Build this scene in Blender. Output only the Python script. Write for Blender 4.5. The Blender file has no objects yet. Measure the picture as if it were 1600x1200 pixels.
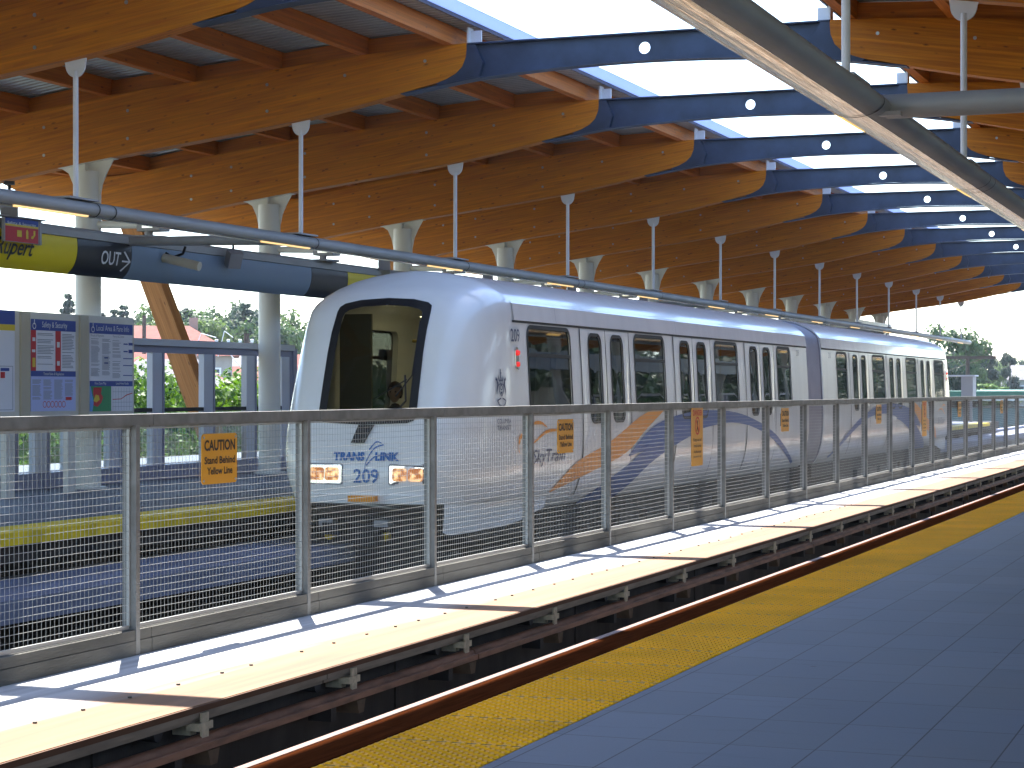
import bpy, bmesh, math, random
from mathutils import Vector, Matrix, Euler
import mathutils
R = math.radians
random.seed(7)
S = bpy.context.scene
COL = S.collection

# ------------------------------------------------------------------ camera, world, sun, exposure
cam_d = bpy.data.cameras.new('camera')
cam = bpy.data.objects.new('camera', cam_d)
COL.objects.link(cam)
cam_d.sensor_width = 36.0
cam_d.lens = 72.0
cam_d.clip_end = 6000
cam_d.clip_start = 0.05
CAMX, CAMZ, YAW = 7.5, 1.38, R(20.62)
cam.location = (CAMX, 0, CAMZ)
cam.rotation_euler = (R(90), 0, YAW)
cam_d.shift_y = 9 / 1600.0
S.camera = cam

w = bpy.data.worlds.new('World')
S.world = w
w.use_nodes = True
nt = w.node_tree
bg = nt.nodes['Background']
sky = nt.nodes.new('ShaderNodeTexSky')
sky.sky_type = 'NISHITA'
sky.sun_disc = False
SUN_EL, SUN_AZ = R(60.0), R(-29.7)      # azimuth from +Y towards +X
sky.sun_elevation = SUN_EL
sky.sun_rotation = SUN_AZ
sky.air_density = 1.0
sky.dust_density = 0.6
sky.ozone_density = 2.5
nt.links.new(sky.outputs[0], bg.inputs[0])
bg.inputs[1].default_value = 0.15
sun_d = bpy.data.lights.new('sun', 'SUN')
sun_d.energy = 5.0
sun_d.angle = R(0.53)
sun_d.color = (1.0, 0.955, 0.88)
sun = bpy.data.objects.new('sun', sun_d)
COL.objects.link(sun)
sd = Vector((math.sin(SUN_AZ) * math.cos(SUN_EL), math.cos(SUN_AZ) * math.cos(SUN_EL), math.sin(SUN_EL)))
sun.rotation_euler = sd.to_track_quat('Z', 'Y').to_euler()
sun.location = (0, 0, 60)
S.view_settings.view_transform = 'Standard'
S.view_settings.look = 'None'
S.view_settings.exposure = 2.08
S.view_settings.gamma = 1
S.render.engine = 'CYCLES'
S.cycles.max_bounces = 8
S.cycles.diffuse_bounces = 5
S.cycles.transparent_max_bounces = 12
S.cycles.caustics_reflective = False
S.cycles.caustics_refractive = False

# ------------------------------------------------------------------ tags
def tag(o, label=None, cat=None, group=None, kind=None):
    if label: o['label'] = label
    if cat: o['category'] = cat
    if group: o['group'] = group
    if kind: o['kind'] = kind
    return o

def empty(name, loc=(0, 0, 0), rz=0):
    o = bpy.data.objects.new(name, None)
    COL.objects.link(o)
    o.location = loc
    o.rotation_euler = (0, 0, rz)
    o.empty_display_size = 0.2
    return o

def ordn(k):
    return '%d%s' % (k, 'th' if 10 <= k % 100 <= 20 else {1: 'st', 2: 'nd', 3: 'rd'}.get(k % 10, 'th'))

def children(o):
    return [c for c in bpy.data.objects if c.parent == o]

def copy_tree(o, parent=None, kids=None):
    c = o.copy()
    COL.objects.link(c)
    c.parent = parent
    for ch in (kids or children)(o):
        copy_tree(ch, c)
    return c

# ------------------------------------------------------------------ mesh builder
class MB:
    def __init__(self):
        self.v = []; self.f = []; self.m = []; self.uv = []; self.sm = []
    def face(self, pts, mi=0, uv=None, smooth=False):
        i = len(self.v)
        self.v.extend([tuple(p) for p in pts])
        self.f.append(tuple(range(i, i + len(pts))))
        self.m.append(mi); self.sm.append(smooth)
        self.uv.append(uv or [(0, 0)] * len(pts))
    def box(self, x0, x1, y0, y1, z0, z1, mi=0):
        P = [(x, y, z) for x in (x0, x1) for y in (y0, y1) for z in (z0, z1)]
        self.hexa(P, mi)
    def hexa(self, P, mi=0):
        # P index = 4*ix + 2*iy + iz
        Q = [Vector(p) for p in P]
        d = [(Q[4] - Q[0]).length, (Q[2] - Q[0]).length, (Q[1] - Q[0]).length]
        off = random.random() * 20
        def c(i):
            return ((i >> 2 & 1) * d[0], (i >> 1 & 1) * d[1], (i & 1) * d[2])
        L = d.index(max(d))
        for idx in ((0, 1, 3, 2), (4, 6, 7, 5), (0, 4, 5, 1), (2, 3, 7, 6), (0, 2, 6, 4), (1, 5, 7, 3)):
            cs = [c(k) for k in idx]
            o = [a for a in range(3) if a != L]
            uv = [(q[L] + off, q[o[0]] + q[o[1]] + off) for q in cs]
            self.face([P[k] for k in idx], mi, uv)
    def grid(self, rows, mi=0, smooth=True, closed=False, uvs=None):
        """rows: list of equal-length point lists, shared vertices"""
        n = len(rows[0]); b = len(self.v)
        for r in rows: self.v.extend([tuple(p) for p in r])
        for i in range(len(rows) - 1):
            for j in range(n if closed else n - 1):
                j2 = (j + 1) % n
                self.f.append((b + i * n + j, b + i * n + j2, b + (i + 1) * n + j2, b + (i + 1) * n + j))
                self.m.append(mi); self.sm.append(smooth)
                if uvs: self.uv.append([uvs[i][j], uvs[i][j2], uvs[i + 1][j2], uvs[i + 1][j]])
                else: self.uv.append([(0, 0)] * 4)
    def tube(self, a, b, r, n=8, mi=0, r2=None, caps=True, smooth=True):
        a = Vector(a); b = Vector(b); r2 = r if r2 is None else r2
        d = (b - a).normalized()
        u = d.orthogonal().normalized(); v = d.cross(u)
        ra, rb = [], []
        for k in range(n):
            t = 2 * math.pi * k / n
            q = u * math.cos(t) + v * math.sin(t)
            ra.append(a + q * r); rb.append(b + q * r2)
        self.grid([ra, rb], mi, smooth, closed=True)
        if caps:
            self.face(list(reversed(ra)), mi); self.face(rb, mi)
    def path(self, pts, r, n=6, mi=0):
        for p, q in zip(pts, pts[1:]): self.tube(p, q, r, n, mi)
    def prism(self, poly, fn, t0, t1, mi=0, smooth_side=False):
        """poly: 2D points; fn(a,b,t)->3D"""
        A = [fn(a, b, t0) for a, b in poly]; B = [fn(a, b, t1) for a, b in poly]
        self.face(A, mi); self.face(list(reversed(B)), mi)
        n = len(poly)
        for i in range(n):
            j = (i + 1) % n
            self.face([A[j], A[i], B[i], B[j]], mi, smooth=smooth_side)
    def mesh(self, name, mats, recalc=False, merge=False, sharp=None):
        me = bpy.data.meshes.new(name)
        me.from_pydata(self.v, [], self.f)
        if not isinstance(mats, (list, tuple)): mats = [mats]
        for m in mats: me.materials.append(m)
        me.polygons.foreach_set('material_index', self.m)
        me.polygons.foreach_set('use_smooth', self.sm)
        uvl = me.uv_layers.new(name='UVMap')
        flat = []
        for q in self.uv:
            for a in q: flat.extend(a)
        uvl.data.foreach_set('uv', flat)
        if recalc or merge:
            bm = bmesh.new(); bm.from_mesh(me)
            if merge: bmesh.ops.remove_doubles(bm, verts=bm.verts, dist=0.0004)
            bmesh.ops.recalc_face_normals(bm, faces=bm.faces)
            bm.to_mesh(me); bm.free()
        if sharp is not None:
            me.set_sharp_from_angle(angle=R(sharp))
        me.update()
        return me
    def build(self, name, mats, parent=None, **k):
        me = self.mesh(name, mats, **k)
        o = bpy.data.objects.new(name, me)
        COL.objects.link(o)
        o.parent = parent
        return o

# ------------------------------------------------------------------ materials
def mat(name, col, rough=0.6, metal=0.0, var=0.0, vscale=3.0, bump=0.0, bscale=40.0, spec=0.5, coat=0.0, emis=None, estr=0, col2=None, streak=None, coord='Object'):
    m = bpy.data.materials.new(name); m.use_nodes = True
    n = m.node_tree.nodes; l = m.node_tree.links
    p = n['Principled BSDF']
    p.inputs['Base Color'].default_value = (*col, 1)
    p.inputs['Roughness'].default_value = rough
    p.inputs['Metallic'].default_value = metal
    p.inputs['Specular IOR Level'].default_value = spec
    p.inputs['Coat Weight'].default_value = coat
    p.inputs['Coat Roughness'].default_value = 0.05
    if emis:
        p.inputs['Emission Color'].default_value = (*emis, 1)
        p.inputs['Emission Strength'].default_value = estr
    tc = n.new('ShaderNodeTexCoord')
    src = tc.outputs[coord]
    if streak:
        mp = n.new('ShaderNodeMapping'); mp.inputs['Scale'].default_value = streak
        l.new(src, mp.inputs[0]); src = mp.outputs[0]
    if var > 0:
        nz = n.new('ShaderNodeTexNoise'); nz.inputs['Scale'].default_value = vscale; nz.inputs['Detail'].default_value = 6
        l.new(src, nz.inputs['Vector'])
        rp = n.new('ShaderNodeValToRGB')
        c2 = col2 or tuple(max(0, c * (1 - var)) for c in col)
        c1 = tuple(min(1, c * (1 + var * 0.6)) for c in col)
        rp.color_ramp.elements[0].position = 0.35; rp.color_ramp.elements[0].color = (*c2, 1)
        rp.color_ramp.elements[1].position = 0.65; rp.color_ramp.elements[1].color = (*c1, 1)
        l.new(nz.outputs[0], rp.inputs[0]); l.new(rp.outputs[0], p.inputs['Base Color'])
    if bump > 0:
        nb = n.new('ShaderNodeTexNoise'); nb.inputs['Scale'].default_value = bscale; nb.inputs['Detail'].default_value = 4
        l.new(src, nb.inputs['Vector'])
        b = n.new('ShaderNodeBump'); b.inputs['Strength'].default_value = bump; b.inputs['Distance'].default_value = 0.02
        l.new(nb.outputs[0], b.inputs['Height']); l.new(b.outputs[0], p.inputs['Normal'])
    return m

def wood_mat(name, c1, c2, ck):
    m = bpy.data.materials.new(name); m.use_nodes = True
    n = m.node_tree.nodes; l = m.node_tree.links
    p = n['Principled BSDF']; p.inputs['Roughness'].default_value = 0.6
    p.inputs['Specular IOR Level'].default_value = 0.35
    uv = n.new('ShaderNodeUVMap'); uv.uv_map = 'UVMap'
    def mapped(s):
        mp = n.new('ShaderNodeMapping'); mp.inputs['Scale'].default_value = s
        l.new(uv.outputs[0], mp.inputs[0]); return mp.outputs[0]
    g = n.new('ShaderNodeTexNoise'); g.inputs['Scale'].default_value = 1; g.inputs['Detail'].default_value = 7
    l.new(mapped((1.1, 26, 1)), g.inputs['Vector'])
    r = n.new('ShaderNodeValToRGB')
    r.color_ramp.elements[0].position = 0.3; r.color_ramp.elements[0].color = (*c2, 1)
    r.color_ramp.elements[1].position = 0.7; r.color_ramp.elements[1].color = (*c1, 1)
    l.new(g.outputs[0], r.inputs[0])
    # laminations: each board its own tone
    sp = n.new('ShaderNodeSeparateXYZ'); l.new(uv.outputs[0], sp.inputs[0])
    fl = n.new('ShaderNodeMath'); fl.operation = 'MULTIPLY'; fl.inputs[1].default_value = 26; l.new(sp.outputs[1], fl.inputs[0])
    fr = n.new('ShaderNodeMath'); fr.operation = 'FRACT'; l.new(fl.outputs[0], fr.inputs[0])
    fo = n.new('ShaderNodeMath'); fo.operation = 'FLOOR'; l.new(fl.outputs[0], fo.inputs[0])
    # finger joints: board breaks along the length
    mx = n.new('ShaderNodeMath'); mx.operation = 'MULTIPLY'; mx.inputs[1].default_value = 0.45; l.new(sp.outputs[0], mx.inputs[0])
    wn0 = n.new('ShaderNodeTexWhiteNoise'); wn0.noise_dimensions = '1D'; l.new(fo.outputs[0], wn0.inputs['W'])
    ad = n.new('ShaderNodeMath'); ad.operation = 'ADD'; l.new(mx.outputs[0], ad.inputs[0]); l.new(wn0.outputs[0], ad.inputs[1])
    f2 = n.new('ShaderNodeMath'); f2.operation = 'FLOOR'; l.new(ad.outputs[0], f2.inputs[0])
    cb = n.new('ShaderNodeCombineXYZ'); l.new(f2.outputs[0], cb.inputs[0]); l.new(fo.outputs[0], cb.inputs[1])
    wn = n.new('ShaderNodeTexWhiteNoise'); l.new(cb.outputs[0], wn.inputs['Vector'])
    mr = n.new('ShaderNodeMapRange'); mr.inputs[3].default_value = 0.88; mr.inputs[4].default_value = 1.08
    l.new(wn.outputs[0], mr.inputs[0])
    ln = n.new('ShaderNodeMath'); ln.operation = 'LESS_THAN'; ln.inputs[1].default_value = 0.07; l.new(fr.outputs[0], ln.inputs[0])
    ls = n.new('ShaderNodeMath'); ls.operation = 'MULTIPLY'; ls.inputs[1].default_value = -0.22; l.new(ln.outputs[0], ls.inputs[0])
    la = n.new('ShaderNodeMath'); la.operation = 'ADD'; l.new(mr.outputs[0], la.inputs[0]); l.new(ls.outputs[0], la.inputs[1])
    mul = n.new('ShaderNodeVectorMath'); mul.operation = 'SCALE'; l.new(r.outputs[0], mul.inputs[0]); l.new(la.outputs[0], mul.inputs['Scale'])
    # knots
    vo = n.new('ShaderNodeTexVoronoi'); vo.inputs['Scale'].default_value = 1.0; vo.inputs['Randomness'].default_value = 1
    l.new(mapped((3.2, 8.5, 1)), vo.inputs['Vector'])
    kn = n.new('ShaderNodeTexNoise'); kn.inputs['Scale'].default_value = 30; l.new(uv.outputs[0], kn.inputs['Vector'])
    ka = n.new('ShaderNodeMath'); ka.operation = 'MULTIPLY'; ka.inputs[1].default_value = 0.12; l.new(kn.outputs[0], ka.inputs[0])
    kb = n.new('ShaderNodeMath'); kb.operation = 'ADD'; l.new(vo.outputs['Distance'], kb.inputs[0]); l.new(ka.outputs[0], kb.inputs[1])
    kr = n.new('ShaderNodeMapRange'); kr.inputs[1].default_value = 0.10; kr.inputs[2].default_value = 0.20; kr.inputs[3].default_value = 0.85; kr.inputs[4].default_value = 0
    l.new(kb.outputs[0], kr.inputs[0])
    mxn = n.new('ShaderNodeMix'); mxn.data_type = 'RGBA'
    l.new(kr.outputs[0], mxn.inputs['Factor']); l.new(mul.outputs[0], mxn.inputs['A']); mxn.inputs['B'].default_value = (*ck, 1)
    l.new(mxn.outputs['Result'], p.inputs['Base Color'])
    return m

def glass_mat(name, tint, refl=1.0, base=(0.02, 0.02, 0.02), dirt=0.12):
    m = bpy.data.materials.new(name); m.use_nodes = True
    n = m.node_tree.nodes; l = m.node_tree.links
    n.remove(n['Principled BSDF']); out = n['Material Output']
    tr = n.new('ShaderNodeBsdfTransparent'); tr.inputs[0].default_value = (*tint, 1)
    gl = n.new('ShaderNodeBsdfGlossy'); gl.inputs['Roughness'].default_value = 0.02; gl.inputs[0].default_value = (refl, refl, refl, 1)
    lw = n.new('ShaderNodeLayerWeight'); lw.inputs[0].default_value = 0.5
    pw = n.new('ShaderNodeMath'); pw.operation = 'POWER'; pw.inputs[1].default_value = 3.5; l.new(lw.outputs['Facing'], pw.inputs[0])
    fr = n.new('ShaderNodeMath'); fr.operation = 'MULTIPLY_ADD'; fr.inputs[1].default_value = 0.92; fr.inputs[2].default_value = 0.06; l.new(pw.outputs[0], fr.inputs[0])
    mx = n.new('ShaderNodeMixShader'); l.new(fr.outputs[0], mx.inputs[0]); l.new(tr.outputs[0], mx.inputs[1]); l.new(gl.outputs[0], mx.inputs[2])
    df = n.new('ShaderNodeBsdfDiffuse'); df.inputs[0].default_value = (*base, 1)
    m2 = n.new('ShaderNodeMixShader'); m2.inputs[0].default_value = dirt
    l.new(mx.outputs[0], m2.inputs[1]); l.new(df.outputs[0], m2.inputs[2]); l.new(m2.outputs[0], out.inputs[0])
    return m

M = {}
M['wood'] = wood_mat('glulam timber', (0.68, 0.235, 0.007), (0.42, 0.112, 0.003), (0.10, 0.025, 0.004))
M['purlin'] = wood_mat('purlin timber', (0.62, 0.19, 0.018), (0.42, 0.11, 0.010), (0.12, 0.035, 0.01))
M['strut_wood'] = wood_mat('weathered strut timber', (0.60, 0.26, 0.075), (0.46, 0.17, 0.04), (0.16, 0.06, 0.02))
M['steel'] = mat('blue grey painted steel', (0.033, 0.050, 0.095), 0.55, var=0.35, vscale=2.5, bump=0.05)
M['deck'] = mat('galvanised roof deck', (0.42, 0.44, 0.42), 0.35, 0.35, var=0.15, vscale=1.2)
M['deck_edge'] = mat('dark deck edge', (0.10, 0.11, 0.13), 0.5)
M['white'] = mat('white painted steel', (0.74, 0.74, 0.76), 0.4, var=0.06, vscale=4, bump=0.02)
M['cream'] = mat('off white painted column', (0.78, 0.75, 0.68), 0.45, var=0.08, vscale=2.0, streak=(1, 1, 0.2), bump=0.02)
M['bolt'] = mat('galvanised bolt', (0.45, 0.47, 0.48), 0.35, 0.7)
M['pipe'] = mat('grey lighting housing', (0.36, 0.36, 0.355), 0.5, 0.0, var=0.1, vscale=1.5, bump=0.02)
M['alu'] = mat('polished reflector aluminium', (0.85, 0.68, 0.42), 0.13, 1.0, var=0.25, vscale=4, bump=0.5, bscale=4, streak=(6, 0.06, 6))
M['black'] = mat('black rubber', (0.005, 0.005, 0.006), 0.55)
M['dark'] = mat('dark underframe', (0.020, 0.020, 0.022), 0.7, var=0.4, vscale=5)
M['lamp'] = mat('amber lamp strip', (0.9, 0.7, 0.4), 0.4, emis=(1.0, 0.62, 0.22), estr=0.28)
M['lamp2'] = mat('amber lamp in the wide pipe', (0.9, 0.7, 0.4), 0.4, emis=(1.0, 0.62, 0.16), estr=0.30)
M['ceil_lamp'] = mat('lit car ceiling lamp', (0.9, 0.85, 0.6), 0.4, emis=(1.0, 0.86, 0.52), estr=2.2)
M['headlight'] = mat('lit headlight lens', (0.9, 0.7, 0.4), 0.2, emis=(1.0, 0.55, 0.18), estr=0.36)
def head_mat(m):
    n = m.node_tree.nodes; l = m.node_tree.links; p = n['Principled BSDF']
    tc = n.new('ShaderNodeTexCoord'); nz = n.new('ShaderNodeTexNoise'); nz.inputs['Scale'].default_value = 16; nz.inputs['Detail'].default_value = 2
    l.new(tc.outputs['Object'], nz.inputs['Vector']); r_ = n.new('ShaderNodeValToRGB')
    r_.color_ramp.elements[0].position = .42; r_.color_ramp.elements[0].color = (.30, .09, .02, 1); r_.color_ramp.elements[1].position = .60; r_.color_ramp.elements[1].color = (1.0, .62, .30, 1)
    l.new(nz.outputs[0], r_.inputs[0]); l.new(r_.outputs[0], p.inputs['Emission Color']); p.inputs['Emission Strength'].default_value = .34; p.inputs['Base Color'].default_value = (.3, .15, .06, 1)
head_mat(M['headlight'])
M['chrome'] = mat('reflector', (0.7, 0.65, 0.6), 0.15, 1.0)
M['galv'] = mat('galvanised fence steel', (0.20, 0.205, 0.20), 0.5, 0.25, var=0.22, vscale=7, bump=0.05, bscale=60)
M['wire'] = mat('galvanised mesh wire', (0.40, 0.41, 0.40), 0.4, 0.3)
M['curb'] = mat('stained concrete curb', (0.125, 0.12, 0.105), 0.85, var=0.4, vscale=1.6, bump=0.3, bscale=30, streak=(1, 0.4, 2.5))
M['signy'] = mat('yellow sign paint', (0.72, 0.335, 0.001), 0.35)
M['ink'] = mat('dark brown lettering', (0.03, 0.012, 0.004), 0.5)
M['redink'] = mat('red lettering', (0.62, 0.03, 0.01), 0.5)
M['tact'] = mat('yellow tactile tile', (0.88, 0.42, 0.0), 0.55, spec=0.15, var=0.14, vscale=1.5, bump=0.05, bscale=60)
M['tactfar'] = mat('yellow platform edge', (0.85, 0.58, 0.003), 0.6, var=0.2, vscale=3)
M['nosing'] = mat('red brown edge board', (0.070, 0.020, 0.007), 0.8, var=0.3, vscale=6, streak=(8, 0.5, 8), bump=0.05, spec=0.0)
M['body'] = mat('white train paint', (0.84, 0.83, 0.80), 0.22, coat=0.35, var=0.04, vscale=2.2, streak=(1, 1.6, 0.35))
M['blue'] = mat('blue livery', (0.010, 0.065, 0.29), 0.4)
M['violet'] = mat('grey violet livery', (0.10, 0.12, 0.27), 0.2, coat=0.5)
M['orange'] = mat('orange livery', (0.85, 0.30, 0.003), 0.4)
M['numblue'] = mat('blue number', (0.015, 0.13, 0.40), 0.3)
M['navy'] = mat('navy number', (0.02, 0.03, 0.10), 0.3)
M['redlamp'] = mat('red marker lamp', (0.7, 0.01, 0.01), 0.2, emis=(1, 0.03, 0.02), estr=0.15)
M['bellows'] = mat('grey gangway bellows', (0.30, 0.29, 0.33), 0.7, var=0.1, vscale=2)
M['glass'] = glass_mat('tinted side glass', (0.08, 0.09, 0.09), refl=0.8, dirt=0.02)
M['wscreen'] = glass_mat('windscreen glass', (0.40, 0.43, 0.37), refl=0.35, dirt=0.01)
M['clear'] = glass_mat('clear panel glass', (0.86, 0.90, 0.90), dirt=0.02, base=(0.3, 0.3, 0.3))
M['inside'] = mat('pale interior panel', (0.17, 0.165, 0.105), 0.6)
M['yellowbar'] = mat('yellow handrail', (0.75, 0.50, 0.02), 0.3)
M['seat'] = mat('blue seat', (0.05, 0.09, 0.28), 0.7)
M['floor_in'] = mat('car floor', (0.12, 0.12, 0.14), 0.7)
M['railsteel'] = mat('worn rail steel', (0.16, 0.13, 0.11), 0.5, 0.5, var=0.3, vscale=3)
M['rust'] = mat('rusty conductor rail', (0.27, 0.13, 0.075), 0.6, 0.0, var=0.4, vscale=5, bump=0.1, streak=(3, 0.6, 3))
M['rail_grey'] = mat('grey conductor rail', (0.25, 0.20, 0.145), 0.6, 0.0, var=0.3, vscale=4, streak=(3, 0.6, 3))
M['insul'] = mat('cream insulator', (0.60, 0.50, 0.34), 0.7, var=0.25, vscale=20)
M['signgrey'] = mat('blue grey sign panel', (0.20, 0.275, 0.37), 0.45)
M['signyel2'] = mat('yellow station sign', (0.80, 0.62, 0.002), 0.45)
M['signblk'] = mat('black sign panel', (0.012, 0.015, 0.022), 0.35)
M['letterw'] = mat('white lettering', (0.75, 0.76, 0.78), 0.5)
M['posterw'] = mat('poster paper', (0.80, 0.80, 0.86), 0.5)
M['posterv'] = mat('poster lower panel', (0.48, 0.54, 0.86), 0.5)
M['posterb'] = mat('poster blue', (0.02, 0.055, 0.30), 0.45)
M['posterr'] = mat('poster red', (0.55, 0.02, 0.03), 0.45)
M['postery'] = mat('poster yellow', (0.75, 0.55, 0.04), 0.45)
M['posterg'] = mat('map green', (0.02, 0.28, 0.10), 0.45)
M['posterc'] = mat('map water blue', (0.15, 0.35, 0.75), 0.45)
M['textgrey'] = mat('small print', (0.25, 0.26, 0.32), 0.6)
M['panel'] = mat('beige display cabinet', (0.66, 0.62, 0.55), 0.5, var=0.08, vscale=2)
M['screen'] = mat('windbreak frame paint', (0.26, 0.26, 0.36), 0.45)
M['screenlt'] = mat('windbreak upright paint', (0.60, 0.61, 0.68), 0.45)
M['greybox'] = mat('grey fixture', (0.36, 0.35, 0.36), 0.5)
M['beigecam'] = mat('beige camera housing', (0.62, 0.56, 0.43), 0.45)
M['hair'] = mat('dark hair', (0.012, 0.009, 0.008), 0.6)
M['skin'] = mat('skin', (0.45, 0.26, 0.18), 0.5)
M['cloth'] = mat('dark jacket', (0.03, 0.03, 0.04), 0.8)
M['cloth2'] = mat('teal jacket', (0.03, 0.13, 0.20), 0.8)

def concrete(name, col, stain, sc=1.2):
    m = mat(name, col, 0.8, var=0.25, vscale=sc, bump=0.2, bscale=45)
    return m
M['walk'] = None
def walkway_mat():
    m = bpy.data.materials.new('walkway concrete'); m.use_nodes = True
    n = m.node_tree.nodes; l = m.node_tree.links; p = n['Principled BSDF']
    p.inputs['Roughness'].default_value = 0.75
    tc = n.new('ShaderNodeTexCoord')
    sp = n.new('ShaderNodeSeparateXYZ'); l.new(tc.outputs['Object'], sp.inputs[0])
    mp = n.new('ShaderNodeMapping'); mp.inputs['Scale'].default_value = (7, 0.35, 1); l.new(tc.outputs['Object'], mp.inputs[0])
    nz = n.new('ShaderNodeTexNoise'); nz.inputs['Scale'].default_value = 1.2; nz.inputs['Detail'].default_value = 7; l.new(mp.outputs[0], nz.inputs['Vector'])
    # brake dust / rust staining of the strip by the track edge
    ad = n.new('ShaderNodeMath'); ad.operation = 'MULTIPLY_ADD'; l.new(nz.outputs[0], ad.inputs[0]); ad.inputs[1].default_value = 0.55; l.new(sp.outputs[0], ad.inputs[2])
    mr = n.new('ShaderNodeMapRange'); mr.inputs[1].default_value = 0.86; mr.inputs[2].default_value = 1.32; l.new(ad.outputs[0], mr.inputs[0])
    mx = n.new('ShaderNodeMix'); mx.data_type = 'RGBA'; l.new(mr.outputs[0], mx.inputs['Factor'])
    mx.inputs['A'].default_value = (0.50, 0.50, 0.50, 1); mx.inputs['B'].default_value = (0.19, 0.092, 0.036, 1)
    n2 = n.new('ShaderNodeTexNoise'); n2.inputs['Scale'].default_value = 2.2; n2.inputs['Detail'].default_value = 8; l.new(tc.outputs['Object'], n2.inputs['Vector'])
    m3 = n.new('ShaderNodeMapRange'); m3.inputs[1].default_value = 0.3; m3.inputs[2].default_value = 0.7; m3.inputs[3].default_value = 0.62; m3.inputs[4].default_value = 1.25; l.new(nz.outputs[0], m3.inputs[0])
    sc = n.new('ShaderNodeVectorMath'); sc.operation = 'SCALE'; l.new(mx.outputs['Result'], sc.inputs[0]); l.new(m3.outputs[0], sc.inputs['Scale'])
    l.new(sc.outputs[0], p.inputs['Base Color'])
    b = n.new('ShaderNodeBump'); b.inputs['Strength'].default_value = 0.15; b.inputs['Distance'].default_value = 0.01; l.new(n2.outputs[0], b.inputs['Height']); l.new(b.outputs[0], p.inputs['Normal'])
    return m
M['walk'] = walkway_mat()
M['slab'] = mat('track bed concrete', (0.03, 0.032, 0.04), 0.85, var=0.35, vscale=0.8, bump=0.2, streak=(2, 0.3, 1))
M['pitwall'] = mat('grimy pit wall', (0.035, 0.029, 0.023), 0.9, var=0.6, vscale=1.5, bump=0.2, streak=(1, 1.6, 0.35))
M['bluewall'] = mat('pale blue grey concrete', (0.30, 0.32, 0.42), 0.8, var=0.15, vscale=1.0)

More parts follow.
